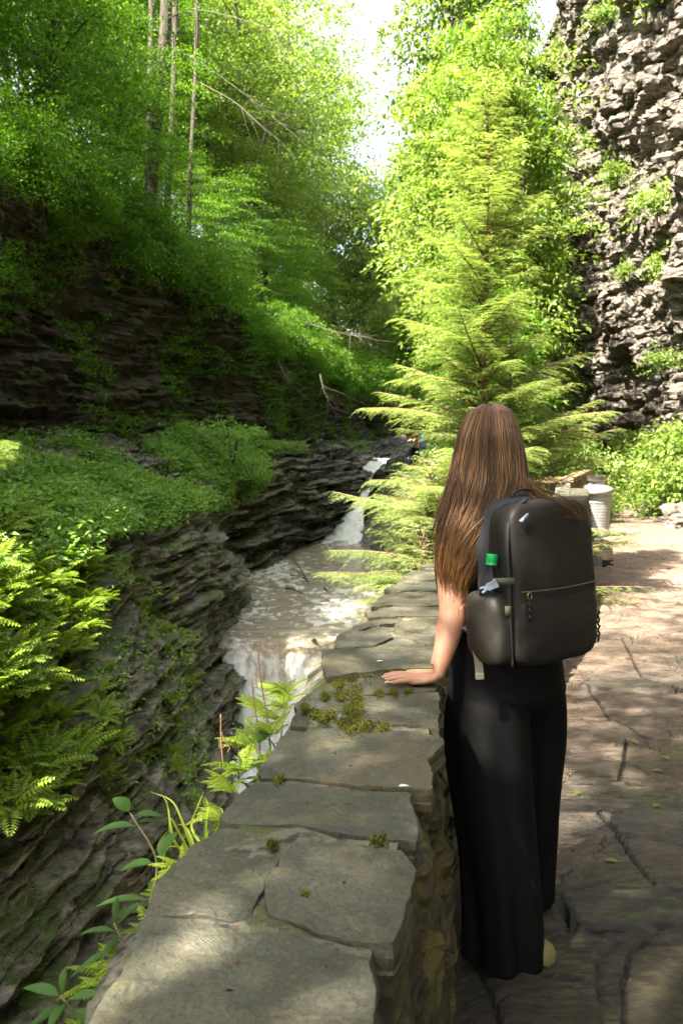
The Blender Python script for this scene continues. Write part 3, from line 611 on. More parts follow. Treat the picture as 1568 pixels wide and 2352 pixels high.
def make_tree(name, H, Rc, base, n, per, L, seed, mat, bark, trad=.14, sprR=.62, lean=.25, limbs=22, droop=.35, hole=-.22, flat=.10):
    r_ = np.random.RandomState(seed); root = empty(name)
    zc = (H + base) / 2; cp = crown_pts(r_, n, Rc, (H - base) / 2, zc, seed, hole=hole)
    out = unit(cp - np.array([0, 0, zc]) + 1e-3)
    V, Fc, T = sprays(cp, out, sprR * (.6 + .8 * r_.rand(n)), per, L, r_, droop, flat)
    B = Batch(); zt = np.linspace(-.6, H * .93, 14)
    wob = lambda z: np.array([lean * math.sin(z * .45 + seed), lean * math.cos(z * .37 + seed * 2) - lean * math.cos(seed * 2), z])
    ctr = np.array([wob(z) - np.array([lean * math.sin(seed), 0, 0]) for z in zt])
    B.add(*tube(ctr, trad * (1 - .88 * np.linspace(0, 1, 14)) + .01, 8))
    idx = r_.permutation(n)[:limbs * 3]
    for k, i in enumerate(idx):
        c = cp[i]; hz = np.clip(c[2] - .45 * np.hypot(c[0], c[1]) - .2, base * .5 + .2, H * .9)
        s_ = np.array([np.interp(hz, zt, ctr[:, j]) for j in range(3)]); mid = (s_ + c) / 2 + np.array([0, 0, .12 * np.linalg.norm(c - s_)]) + .08 * r_.randn(3)
        rr = (trad * .34 if k < limbs else trad * .13) * (1 - .5 * hz / H)
        B.add(*tube(cr([s_, mid, c], 7), rr * np.linspace(1, .25, 7), 5))
    B.obj('trunk', bark, root); mesh('crown', V, Fc, mat, root, False, {'tint': T})
    return root
def make_shrub(name, Rc, H, n, per, L, seed, mat, droop=.5, sprR=.34, flat=.12, stems=9):
    r_ = np.random.RandomState(seed); root = empty(name)
    cp = crown_pts(r_, n, Rc, H * .6, H * .5, seed, hole=-.4); out = unit(cp - np.array([0, 0, H * .2]))
    V, Fc, T = sprays(cp, out, sprR * (.6 + .8 * r_.rand(n)), per, L, r_, droop, flat)
    B = Batch()
    for k in range(stems):
        c = cp[r_.randint(n)]; B.add(*tube(cr([A3(0, 0, -.3), c * A3(.4, .4, .6), c], 7), .018 * np.linspace(1, .3, 7), 5))
    B.obj('stem', M['bark'], root); mesh('foliage', V, Fc, mat, root, False, {'tint': T})
    return root
HLf = HL.reshape(-1, 3)
def hz(x, y):
    d = (HLf[:, 0] - x) ** 2 + (HLf[:, 1] - y) ** 2; return float(HLf[d.argmin(), 2])
protos = {}
def plant(kind, loc, scale, rz, label, cat, group, tilt=(0, 0), name=None):
    p, ks, used = protos[kind]
    if not used: o = p; protos[kind][2] = True
    else: o = copy_tree(p, ks)
    o.location = loc; o.rotation_euler = (tilt[0], tilt[1], rz); o.scale = scale if hasattr(scale, '__len__') else (scale,) * 3
    for k in ('label', 'category', 'group'):
        if k in o: del o[k]
    tag(o, label, cat, group); return o
ORD = ['leftmost', 'second', 'third', 'fourth', 'fifth', 'sixth', 'seventh', 'eighth', 'ninth', 'tenth', 'eleventh', 'twelfth', 'thirteenth', 'fourteenth', 'fifteenth', 'sixteenth', 'seventeenth', 'eighteenth', 'nineteenth', 'twentieth', 'twenty-first', 'twenty-second', 'twenty-third', 'twenty-fourth', 'twenty-fifth', 'twenty-sixth', 'twenty-seventh', 'twenty-eighth', 'twenty-ninth', 'thirtieth']
def relabel(group):
    g_ = [o for o in C.objects if o.get('group') == group]; bpy.context.view_layer.update()
    by = {}
    for o in g_: by.setdefault(o['label'], []).append(o)
    for lb, os_ in by.items():
        if len(os_) < 2 or len(os_) > 30: continue
        os_.sort(key=lambda o: o.location[0] / max(o.location[1], 1))
        for k, o in enumerate(os_): o['label'] = lb + ', ' + ORD[k] + (' of its kind' if k == 0 else ' from the left')
def reg(kind, root): protos[kind] = [root, kids(root), False]
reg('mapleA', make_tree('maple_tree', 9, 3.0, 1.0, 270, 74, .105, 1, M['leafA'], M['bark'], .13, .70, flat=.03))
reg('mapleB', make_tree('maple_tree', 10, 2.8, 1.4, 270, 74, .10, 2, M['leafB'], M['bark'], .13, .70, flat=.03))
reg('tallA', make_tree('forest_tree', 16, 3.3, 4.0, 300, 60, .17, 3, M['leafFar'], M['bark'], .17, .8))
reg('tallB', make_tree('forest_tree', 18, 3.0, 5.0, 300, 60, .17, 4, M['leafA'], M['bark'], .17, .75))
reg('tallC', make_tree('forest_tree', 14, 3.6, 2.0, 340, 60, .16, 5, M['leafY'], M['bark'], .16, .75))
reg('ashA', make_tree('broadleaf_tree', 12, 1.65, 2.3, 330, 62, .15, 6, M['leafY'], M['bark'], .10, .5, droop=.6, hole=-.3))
reg('ashB', make_tree('broadleaf_tree', 11, 1.6, 2.3, 320, 62, .15, 7, M['leafA'], M['bark'], .10, .5, droop=.6, hole=-.3))
reg('shrubA', make_shrub('shrub', 1.35, 1.7, 130, 60, .085, 8, M['leafA'], .7))
reg('shrubB', make_shrub('shrub', 1.3, 1.5, 130, 60, .08, 9, M['leafB'], .9))
reg('shrubY', make_shrub('leafy_shrub', .95, 1.2, 110, 55, .075, 10, M['leafY'], .5, .28))
reg('vine', make_shrub('creeper', .8, 1.0, 34, 26, .15, 13, M['leafY'], 1.2, .34))
reg('bushY', make_shrub('leafy_shrub', .95, 1.2, 120, 34, .12, 14, M['leafY'], .6, .30, .2))
reg('shade', make_tree('shade_tree', 16, 3.4, 4.5, 150, 46, .15, 15, M['leafA'], M['bark'], .17, .75))
reg('loose', make_shrub('bush', .9, 1.1, 46, 26, .10, 16, M['cover'], .5, .3, .1))
reg('bushG', make_shrub('leafy_shrub', .9, 1.1, 100, 55, .07, 12, M['cover'], .4, .26))
rv = np.random.RandomState(21)
def rz_(): return rv.rand() * 6.28
# small trees and shrubs leaning over the dark cliff
for k, (px, Y, back, kd, s_) in enumerate([(-160, 13, 1.6, 'mapleB', .8), (-20, 15.2, 1.3, 'mapleA', .72), (90, 16, 1.9, 'mapleB', .8), (200, 17.6, 1.3, 'mapleA', .72), (290, 19.2, 1.9, 'mapleB', .72), (370, 21, 1.5, 'mapleA', .62), (-90, 14.5, 3.6, 'mapleB', 1.), (120, 18, 4.3, 'mapleA', .95), (440, 23.4, 1.5, 'mapleB', .5), (520, 25.6, 1.6, 'mapleA', .42)]):
    t = np.interp(px, [-300, 0, 190, 390, 565, 720, 850], [380, 390, 500, 610, 720, 840, 915]); p = P(px, t, Y); x = p[0] - back; y = Y + back * .25
    plant(kd, (x, y, hz(x, y) - .4), s_, rz_(), 'layered green maple leaning over the dark cliff', 'tree', 'small maples along the top of the dark cliff', (0, .22))
lst = []
for px in range(-120, 900, 46):
    for j in range(2):
        q = px + rv.randint(-14, 14); Y = np.interp(q, [-150, 0, 190, 390, 565, 720, 850, 980], [11.5, 14.6, 17.7, 21.9, 26.5, 33, 43, 53]); t = np.interp(q, [-150, 0, 190, 390, 565, 720, 850, 980], [375, 392, 505, 612, 742, 852, 915, 950])
        p = P(q, t, Y); lst.append((p[0] - .2 - .9 * j * rv.rand() + .15, Y + .3 * j, p[2] + .0 - .35 * (1 - j), Y))
for k, (x, y, z, Y) in enumerate(lst):
    plant('shrubA' if rv.rand() < .55 else 'shrubB', (x, y, z - .6 * rv.rand() ** 2.2 + .25 * rv.rand()), np.interp(Y, [12, 25, 45], [.72, .8, 1.0]) * (.55 + .85 * rv.rand()), rz_(), 'green shrub spilling over the rim of the dark cliff', 'shrub', 'shrubs along the rim of the dark cliff', (0, .25))
# forest on the slope behind
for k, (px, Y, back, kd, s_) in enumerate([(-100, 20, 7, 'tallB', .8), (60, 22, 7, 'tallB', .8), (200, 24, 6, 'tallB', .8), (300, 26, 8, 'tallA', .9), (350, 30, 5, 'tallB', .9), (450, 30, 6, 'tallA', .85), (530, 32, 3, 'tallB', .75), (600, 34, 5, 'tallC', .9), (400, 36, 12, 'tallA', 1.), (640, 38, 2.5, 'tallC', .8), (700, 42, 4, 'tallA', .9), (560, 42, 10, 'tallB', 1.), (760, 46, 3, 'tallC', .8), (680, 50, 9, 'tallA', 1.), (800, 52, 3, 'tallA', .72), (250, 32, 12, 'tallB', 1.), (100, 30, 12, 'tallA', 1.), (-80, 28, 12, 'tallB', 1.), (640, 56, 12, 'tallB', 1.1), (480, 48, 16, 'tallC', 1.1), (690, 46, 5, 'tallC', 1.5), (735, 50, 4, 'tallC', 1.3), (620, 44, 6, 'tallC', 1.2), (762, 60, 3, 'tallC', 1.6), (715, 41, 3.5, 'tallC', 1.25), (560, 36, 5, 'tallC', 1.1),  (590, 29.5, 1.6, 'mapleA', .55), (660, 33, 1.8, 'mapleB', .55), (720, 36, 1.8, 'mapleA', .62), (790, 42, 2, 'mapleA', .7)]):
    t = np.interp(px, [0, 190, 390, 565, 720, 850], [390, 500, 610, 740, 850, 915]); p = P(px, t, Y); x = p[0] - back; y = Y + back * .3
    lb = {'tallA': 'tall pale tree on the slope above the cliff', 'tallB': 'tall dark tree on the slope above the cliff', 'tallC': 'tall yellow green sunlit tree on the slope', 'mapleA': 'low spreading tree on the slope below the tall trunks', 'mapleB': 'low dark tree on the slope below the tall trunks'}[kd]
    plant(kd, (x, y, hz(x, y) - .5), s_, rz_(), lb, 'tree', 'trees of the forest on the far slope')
for k, (x, y, z, kd, s_) in enumerate([(-1, 62, .5, 'tallA', 1.5), (1.2, 66, .5, 'tallC', 1.5), (3.0, 64, .3, 'tallA', 1.15), (5.0, 60, .5, 'tallC', 1.35), (8, 62, 1, 'tallA', 1.1), (-4, 68, 2, 'tallA', 1.1), (2.8, 76, 4, 'tallA', .9), (6, 76, 4, 'tallA', 1.1), (-2, 80, 6, 'tallC', 1), (10, 70, 3, 'tallA', 1.2), (4.4, 88, 6, 'tallA', 1.)]):
    plant(kd, (x, y, z), s_, rz_(), 'hazy pale tree at the far end of the gorge', 'tree', 'trees at the far end of the gorge')
# big tall trunks seen against the leaves, upper left
def bare_trunk(px, Y, pxt, r0, H, label, z0=None, nm='bare_trunk'):
    b = P(px, 420, Y); tp = P(pxt, -60, Y); d = (tp - b) / (tp[2] - b[2]); zb = b[2]; root = empty(nm, tuple(b + d * -6.)); B = Batch()
    n = 14; H += 5; z = np.linspace(0, H, n); pts = np.outer(z, d) + .04 * np.stack([np.sin(z * .8 + px), np.cos(z * .7), 0 * z], -1)
    B.add(*tube(pts, r0 * np.linspace(1.1, .75, n), 10)); B.obj('trunk', M['bark'], root); B2 = Batch(); r_ = np.random.RandomState(px)
    for k in range(9):
        s_ = pts[r_.randint(7, n - 1)]; a = r_.rand() * 6.28; Lb = .7 + r_.rand() * 1.2; e = s_ + np.array([math.cos(a) * Lb, math.sin(a) * Lb, -.1 - .3 * r_.rand()])
        V, Fc = tube(cr([s_, (s_ + e) / 2 + A3(0, 0, .12), e], 6), .018 * np.linspace(1, .3, 6), 5); mesh('branch', V, fixF(Fc), M['bark'], root, True)
    tag(root, label, 'tree', 'tall bare trunks rising through the leaves'); return root
bare_trunk(352, 23, 383, .16, 11, 'thickest dark trunk rising out of the top of the frame')
bare_trunk(390, 25, 403, .09, 11, 'thinner pale trunk close beside the thickest dark trunk')
bare_trunk(345, 24, 345, .09, 10, 'slim straight trunk left of the thickest dark trunk')
bare_trunk(440, 26, 452, .07, 10, 'slender trunk between green leaves right of the two big trunks')
# fallen dead branches
def dead_branch(pts, r0, label, seed, n=16):
    r_ = np.random.RandomState(seed); p = cr(np.array(pts), n); root = empty('dead_branch', tuple(p[0])); p = p - p[0]; B = Batch(); B.add(*tube(p, r0 * np.linspace(1, .3, n), 6)); B.obj('limb', M['twig2'], root); B = Batch()
    for k in range(16):
        s_ = p[r_.randint(3, n)]; d = p[-1] / np.linalg.norm(p[-1]) + .8 * r_.randn(3); e = s_ + d * (.25 + .4 * r_.rand()); B.add(*tube(cr([s_, (s_ + e) / 2 + .04 * r_.randn(3), e], 5), r0 * .3 * np.linspace(1, .3, 5), 4))
    B.obj('twig', M['twig2'], root); tag(root, label, 'branch')
M['twig2'] = plain('dead_wood', (.085, .068, .05), .8)
dead_branch([P(400, 110, 19), P(470, 150, 18.5), P(560, 215, 18), P(640, 280, 18)], .014, 'long dead branch slanting down right beside the big trunk', 1)
dead_branch([P(440, 20, 20), P(520, 35, 19.5), P(620, 70, 19), P(665, 120, 19)], .012, 'bare grey branch near the top edge of the leaves', 2)
dead_branch([P(460, 190, 21), P(540, 235, 20.5), P(600, 290, 20), P(650, 330, 20)], .012, 'lower dead branch below the long slanting one', 3)
dead_branch([P(700, 740, 24), P(780, 765, 23.5), P(850, 775, 23)], .018, 'thin brown branch poking from the shrubs toward the stream', 4)
dead_branch([P(640, 830, 25), P(660, 870, 24.6), P(690, 900, 24.6)], .012, 'bare hanging twig against the dark cliff', 5)
dead_branch([P(735, 860, 28), P(745, 900, 27.6), P(770, 950, 27.4)], .025, 'pale hanging root against the dark cliff', 6)

# right-hand group of trees behind the hemlock
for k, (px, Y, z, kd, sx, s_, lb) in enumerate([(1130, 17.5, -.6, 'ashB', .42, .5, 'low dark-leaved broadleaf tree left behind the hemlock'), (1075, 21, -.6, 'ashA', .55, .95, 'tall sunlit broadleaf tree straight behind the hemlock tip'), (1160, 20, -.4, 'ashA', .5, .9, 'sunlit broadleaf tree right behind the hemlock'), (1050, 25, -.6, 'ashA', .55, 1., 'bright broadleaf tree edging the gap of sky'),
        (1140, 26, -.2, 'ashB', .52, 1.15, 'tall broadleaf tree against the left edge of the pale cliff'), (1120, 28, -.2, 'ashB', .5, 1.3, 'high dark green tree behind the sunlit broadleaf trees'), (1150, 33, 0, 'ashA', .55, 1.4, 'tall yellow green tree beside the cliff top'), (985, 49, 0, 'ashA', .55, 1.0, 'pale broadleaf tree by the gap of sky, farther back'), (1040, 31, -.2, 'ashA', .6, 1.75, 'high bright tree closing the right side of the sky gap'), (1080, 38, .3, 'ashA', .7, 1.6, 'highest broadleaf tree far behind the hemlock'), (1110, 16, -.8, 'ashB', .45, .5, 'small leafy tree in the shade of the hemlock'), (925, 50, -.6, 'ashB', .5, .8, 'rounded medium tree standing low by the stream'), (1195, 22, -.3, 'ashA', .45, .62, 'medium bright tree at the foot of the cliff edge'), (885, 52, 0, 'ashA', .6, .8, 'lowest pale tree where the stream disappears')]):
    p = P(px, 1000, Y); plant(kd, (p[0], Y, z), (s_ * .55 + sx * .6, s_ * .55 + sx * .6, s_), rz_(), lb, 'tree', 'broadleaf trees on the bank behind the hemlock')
for k, (px, Y) in enumerate([(1110, 18), (1100, 22), (1140, 16), (1180, 19), (1215, 22), (1250, 17), (1270, 20), (1290, 26), (1100, 30), (1110, 34), (1150, 26)]):
    p = P(px, 1000, Y); plant('shrubY', (p[0], Y, -.25 - .5 * (px < 1000)), .9 + .7 * rv.rand(), rz_(), 'sunlit undergrowth bush on the bank', 'bush', 'undergrowth bushes on the bank behind the hemlock')
# bushes right of the path under the cliff
for k, (px, py, Y, s_, lb) in enumerate([(1400, 1110, 27, .7, 'dark little bush at the foot of the pale cliff'), (1440, 1100, 24.5, .85, 'bright bush beside the far end of the path'), (1500, 1080, 23, 1.05, 'tall sunlit bush right of the path under the cliff'), (1560, 1070, 21, 1.15, 'big bright bush at the right edge of the photo'), (1475, 1120, 21, .7, 'low yellow green bush spilling toward the path'), (1540, 1130, 19.5, .7, 'low bush above the pale kerb rocks'), (1600, 1090, 18, 1.2, 'bush cut by the right edge of the frame'), (1420, 1060, 29, 1.0, 'farthest bush below the overhanging cliff'), (1600, 1060, 24, 1.2, 'bush against the cliff at the right edge')]):
    p = P(px, 1000, Y); plant('bushG' if k in (0,) else 'bushY', (p[0], Y, .1 + (.25 if py < 1090 else -.05)), s_, rz_(), lb, 'bush', 'bushes between path and cliff')
# plants hanging on the cliff
for k, (px, py, Y, s_, lb) in enumerate([(1440, 430, 23.2, .75, 'leafy spray growing from the middle of the pale cliff'), (1540, 500, 21, .9, 'green spray on the pale cliff at the right edge'), (1560, 640, 21, .8, 'drooping leaves on the cliff at the right edge'), (1460, 640, 23.5, .5, 'small leafy tuft in the middle of the cliff'), (1320, 140, 31.5, .8, 'yellow leaves at the upper left edge of the cliff'), (1290, 250, 32, .9, 'vine leaves hanging down the left edge of the cliff'), (1420, 60, 25.5, .8, 'leafy vines near the top of the cliff'), (1540, 20, 22.4, .9, 'vines at the upper right corner of the cliff'), (1310, 420, 32, .7, 'pale green creeper on the left edge of the cliff'), (1330, 620, 30.5, .7, 'creeper low on the left edge of the cliff'), (1550, 850, 20.5, .55, 'small bush on a ledge low on the cliff')]):
    p = P(px, py, Y); plant('vine', tuple(p + A3(-.30, 0, 0)), s_ * A3(.6, .95, 1.), rz_(), lb, 'creeper', 'creepers growing on the pale cliff')
# unseen trees dappling wall and person; others added to block sky and shade waterfall
for k, (x, y, z, s_, kd) in enumerate([(-4.4, -2.9, .8, .82, 'shade'), (-3.5, -1.3, .8, .92, 'shade'), (-2.8, -5.0, .4, .9, 'shade'), (2.2, -9, -.2, 1., 'shade'), (5.5, -8, -.2, 1., 'shade'), (-9.6, 5, 8.5, .85, 'tallB')]):
    plant(kd, (x, y, z), s_, rz_(), 'unseen leafy tree near the camera, put there for its shade', 'tree', 'shade trees on the near bank')

# ------------------------------------------------------------------ hemlock
def make_hemlock(name, z0, z1, Lmax, seed, nb=96, pw=.8, gap=False):
    r_ = np.random.RandomState(seed); root = empty(name); B = Batch()
    zt = np.linspace(z0 - .4, z1, 22); tx = .02 * np.sin(zt * 2.1)
    ctr = np.stack([tx, .02 * np.cos(zt * 1.7), zt], -1); B.add(*tube(ctr, .042 * (1 - (zt - z0 + .4) / (z1 - z0 + .4)) ** .8 + .004, 9)); B.obj('trunk', M['barkH'], root)
    BB = Batch(); NP = []; ND = []; NN = []; NL = []; NT = []
    for b in range(nb):
        s = (b + r_.rand()) / nb; z = z0 + (z1 - z0) * s ** 1.05; az = b * 2.39996 + .5 * r_.rand()
        L = Lmax * (1 - s) ** pw * (.35 + .85 * r_.rand() ** .8) + .10
        el = .22 + .34 * r_.rand() + .3 * s; k = 14; t = np.linspace(0, 1, k)
        h = np.stack([np.cos(az) * t, np.sin(az) * t], -1) * L; dz = L * (el * t - (.06 + .26 * r_.rand()) * t ** 2)
        if gap and math.cos(az) > .1 and z < .8: L *= .55
        if gap and math.cos(az) < -.5 and 1.1 < z < 1.3: continue
        az2 = .12 * r_.randn(); h = h + np.stack([-np.sin(az) * t ** 2, np.cos(az) * t ** 2], -1) * L * az2
        pts = np.concatenate([h, (z + dz)[:, None]], 1) + np.array([.0, 0, 0])
        BB.add(*tube(pts, (.004 + .009 * L) * np.linspace(1, .18, k), 5)); bt = r_.rand()
        nt_ = int(L / .034)
        for j in range(nt_):
            u_ = .10 + .9 * (j + r_.rand() * .6) / nt_; i = u_ * (k - 1); a = int(min(i, k - 2)); c = pts[a] + (pts[a + 1] - pts[a]) * (i - a)
            d = unit(pts[min(a + 1, k - 1)] - pts[a]); side = unit(np.cross(d, [0, 0, 1.])); sg = 1 if j % 2 else -1
            tl = (.10 + .34 * L * (1 - u_) ** .7 * min(1, u_ * 3 + .35)) * (.7 + .5 * r_.rand())
            if u_ > .97: sg = 0
            td = unit(d * .75 + side * sg * .85 + A3(0, 0, .06 * r_.randn()))
            droop = .25 + .4 * r_.rand(); m_ = max(4, int(tl / .03)); tt = np.linspace(0, 1, m_)
            tp = c + td * (tt * tl)[:, None] - A3(0, 0, 1) * (droop * tl * tt ** 2)[:, None]
            subs = [(tp, td)]
            if tl > .13:
                for q in range(int(tl / .035)):
                    v_ = .15 + .8 * q / (tl / .035); i2 = min(int(v_ * (m_ - 1)), m_ - 2); c2 = tp[i2]; sl_ = tl * .42 * (1 - v_) + .035; sd = unit(td * .8 + unit(np.cross(td, [0, 0, 1.])) * (1 if q % 2 else -1) * .8 - A3(0, 0, .1))
                    t3 = np.linspace(0, 1, 3); subs.append((c2 + sd * (t3 * sl_)[:, None] - A3(0, 0, 1) * (.2 * sl_ * t3 ** 2)[:, None], sd))
            for sp, sd in subs:
                ln = np.linalg.norm(sp[-1] - sp[0]); nn_ = max(3, int(ln / .0125)); w_ = (np.arange(nn_) + .5) / nn_; ii_ = w_ * (len(sp) - 1); aa = np.minimum(ii_.astype(int), len(sp) - 2); base = sp[aa] + (sp[aa + 1] - sp[aa]) * (ii_ - aa)[:, None]
                sdv = unit(np.cross(sd, [0, 0, 1.]))
                for g_ in (1, -1):
                    NP.append(base); ND.append(np.tile(sd * .55 + sdv * g_ * .9, (nn_, 1)) + .12 * r_.randn(nn_, 3)); NN.append(np.tile([0, 0, 1.], (nn_, 1)) + .25 * r_.randn(nn_, 3)); NL.append(.024 * (1 - .45 * w_) * (.8 + .4 * r_.rand(nn_))); NT.append(np.clip(.35 * bt + .45 * w_ + .25 * r_.rand(nn_), 0, 1))
    BB.obj('branch', M['barkH'], root)
    NP, ND, NN, NL, NT = map(np.concatenate, (NP, ND, NN, NL, NT)); V, Fc = leaf_quads(NP, ND, NN, NL, NL * .42, .05)
    mesh('needles', V, Fc, M['hem'], root, False, {'tint': np.repeat(NT, 4)}); return root
p = P(1110, 1000, 8.9)
h1 = make_hemlock('hemlock_tree', -.75, 5.0, 1.5, 4, 250, gap=True); h1.location = (p[0], 8.9, 0); tag(h1, 'young sunlit hemlock standing behind the person, its thin trunk in view', 'tree')
h2 = make_hemlock('hemlock_tree', -.9, 1.35, .68, 6, 120, .5); h2.location = (P(985, 1000, 8.4)[0], 8.4, 0); tag(h2, 'low bushy hemlock left of the tall one, hanging toward the pool', 'tree')
h3 = make_hemlock('hemlock_tree', -.6, 2.9, .6, 8, 70, .7); h3.location = (P(1172, 1000, 9.8)[0], 9.8, 0); tag(h3, 'second thin hemlock just right of the tall one', 'tree')
h4 = make_hemlock('hemlock_tree', -.5, .95, .36, 9, 44, .5); h4.location = (P(962, 1000, 6.3)[0] + .02, 6.3, 0); tag(h4, 'small hemlock sapling touching the far end of the coping', 'tree')

# ------------------------------------------------------------------ ferns
def frond(L, r_, az, el, npin=17, wmax=.24, curl=1.15):
    k = 12; t = np.linspace(0, 1, k); a = el - curl * t; st = L / (k - 1)
    h = np.concatenate([[0], np.cumsum(np.cos(a[:-1]) * st)]); z = np.concatenate([[0], np.cumsum(np.sin(a[:-1]) * st)])
    pts = np.stack([h * math.cos(az), h * math.sin(az), z], -1); side = A3(-math.sin(az), math.cos(az), 0)
    u_ = np.repeat((np.arange(npin) + .5) / npin, 2); sg = np.tile([1, -1], npin); i = u_ * (k - 1); aa = np.minimum(i.astype(int), k - 2)
    base = pts[aa] + (pts[aa + 1] - pts[aa]) * (i - aa)[:, None]; d = unit(pts[aa + 1] - pts[aa])
    ll = L * wmax * np.sin(np.clip(u_ * .93 + .10, 0, 1) * math.pi) ** .65 * (1 - .35 * u_)
    dd = side[None] * sg[:, None] + d * .35 + A3(0, 0, -.18) + .08 * r_.randn(len(u_), 3); n = np.cross(d, side); n *= np.sign(n[:, 2:3] + 1e-6)
    V, Fc = leaf_quads(base, dd, n + .1 * r_.randn(len(u_), 3), ll, np.full(len(u_), L / npin * .95), .1)
    return V, Fc, pts
def make_fern(seed, L=.5, nf=11):
    r_ = np.random.RandomState(seed); root = empty('fern'); B = Batch(); S = Batch()
    for f in range(nf):
        V, Fc, pts = frond(L * (.7 + .5 * r_.rand()), r_, f * 6.283 / nf + .5 * r_.rand(), .75 + .45 * r_.rand()); B.add(V, Fc, np.clip(.3 + .7 * r_.rand() + 0 * V[:, 0], 0, 1)); S.add(*tube(pts, .0035 * np.linspace(1, .3, len(pts)), 4))
    S.obj('stalk', M['fern'], root); B.obj('frond', M['fern'], root, False); return root
for k in range(3): reg('fern%d' % k, make_fern(30 + k))
bpx, bpy_ = proj(BK); bn = normals(BK)
def pick(G, msk, n, seed, dmin=0):
    r_ = np.random.RandomState(seed); idx = np.argwhere(msk); r_.shuffle(idx); out = []
    # weight by real area is ignored: spacing keeps them apart
    for i, j in idx:
        p_ = G[i, j]
        if dmin and any(np.linalg.norm(p_ - q_) < dmin for q_ in out): continue
        out.append(p_)
        if len(out) >= n: break
    return np.array(out)
e1 = np.interp(bpy_, [1180, 1230, 1300, 1450, 1600, 1700, 1800, 1900], [160, 215, 240, 215, 130, 215, 150, 60])
msk = (bpx > -260) & (bpx < e1 - 25) & (bpy_ > 1190) & (bpy_ < 1860) & ~((bpy_ > 1500) & (bpy_ < 1560) & (bpx > 60))
for k, q in enumerate(pick(BK, msk, 290, 5, .19)):
    plant('fern%d' % (k % 3), tuple(q - A3(-.02, .02, .05)), .45 + .45 * rv.rand(), rz_(), 'yellow green fern in the thick bed of ferns on the left bank', 'fern', 'ferns covering the left bank', (.1 * rv.randn(), .3))
msk = (bpx > 200) & (bpx < 440) & (bpy_ > 1290) & (bpy_ < 1780) & (fbm(BK * 1.3, 2) > .05)
for k, q in enumerate(pick(BK, msk, 42, 6, .28)):
    plant('fern%d' % (k % 3), tuple(q), .3 + .3 * rv.rand(), rz_(), 'small fern rooted in a crack of the wet rock slope', 'fern', 'small ferns on the rock slope', (.2 * rv.randn(), .5))
# ground cover
def clumps(pts, n_per, L, hgt, seed, mat, name, label, wr=.6, spread=.12, up=1.):
    r_ = np.random.RandomState(seed); k = len(pts); c = np.repeat(pts, n_per, 0); m_ = len(c); ct = np.repeat(r_.rand(k), n_per)
    p_ = c + r_.randn(m_, 3) * A3(spread, spread, 0) + np.stack([0 * ct, 0 * ct, hgt * r_.rand(m_) * (.4 + np.repeat(r_.rand(k), n_per))], -1)
    d = r_.randn(m_, 3) * A3(1, 1, .4) + A3(0, 0, .05); n = A3(0, 0, 1) * up + .5 * r_.randn(m_, 3); Ls = L * (.5 + .8 * r_.rand(m_)); V, Fc = leaf_quads(p_, d, n, Ls, Ls * wr)
    o = mesh(name, V, Fc, mat, None, False, {'tint': np.repeat(np.clip(.6 * ct + .4 * r_.rand(m_), 0, 1), 4)}); return tag(o, label, None, None, 'stuff')
def rsel(G, msk, n, seed):
    r_ = np.random.RandomState(seed); idx = np.argwhere(msk); return G[tuple(idx[r_.randint(len(idx), size=n)].T)]
nzb = fbm(BK * .9, 3)
msk = (bpx > -120) & (bpx < 560) & (bpy_ > 1022) & (bpy_ < np.interp(bpx, [0, 130, 250, 390, 420, 600], [1330, 1330, 1235, 1215, 1180, 1170])) & (nzb > -.16)
clumps(rsel(BK, msk, 5200, 1), 12, .085, .24, 2, M['cover'], 'ground_cover', 'low leafy plants carpeting the shelf below the dark cliff')
lpx, lpy = proj(LD); msk = (lpx > 380) & (lpx < 610) & (lpy > 1020) & (lpy < np.interp(lpx, [400, 560, 600, 700], [1200, 1165, 1125, 1040])) & (fbm(LD * .9, 3) > -.35)
clumps(rsel(LD, msk, 2600, 3), 13, .085, .35, 4, M['cover'], 'ledge_plants', 'leafy plants on the rock ledge above the pool')
msk = (lpx > 600) & (lpx < 850) & (lpy > 1015) & (lpy < 1042) & (fbm(LD * .8, 3) > .0)
clumps(rsel(LD, msk, 500, 5), 9, .07, .1, 6, M['cover'], 'ledge_moss', 'sparse low plants along the foot of the far cliff')
msk = (bpx > 180) & (bpx < 470) & (bpy_ > 1260) & (bpy_ < 1850) & (fbm(BK * 1.7 + 3, 3) > .22)
clumps(rsel(BK, msk, 700, 7), 8, .05, .06, 8, M['cover'], 'slope_plants', 'small leaves dotted over the wet rock slope', spread=.05)
cpx, cpy = proj(CL); cn = fbm(CL * np.array([.5, .5, .9]), 4)
msk = (cpx > -80) & (cpx < 880) & (cpy > 560) & (cpy < 1020) & (cn + np.clip((cpy - 800) / 500, 0, 1) * .9 > .22)
clumps(rsel(CL, msk, 4200, 9) + A3(.1, -.05, 0), 10, .07, .05, 10, M['leafB'], 'cliff_plants', 'tufts of leaves clinging to the dark cliff', spread=.09, up=.3)
for k, (px, py, Y, s_) in enumerate([(480, 1000, 20.5, .75), (535, 1005, 20, .7), (575, 1060, 20.6, .6)]):
    p = P(px, py + 40, Y); plant('loose', tuple(p), s_, rz_(), 'loose green bush below the dark cliff', 'bush', 'bushes on the shelf below the dark cliff')
for k, (px, py, Y, s_) in enumerate([(-14, 1072, 8, .17), (16, 1050, 8.4, .12)]):
    p = P(px, py, Y); plant('shrubY', tuple(p), s_, rz_(), 'bright leafy sprig at the left edge of the frame' if k == 0 else 'tiny bright sprig next to the left edge sprig', 'plant', 'sprigs at the left edge')
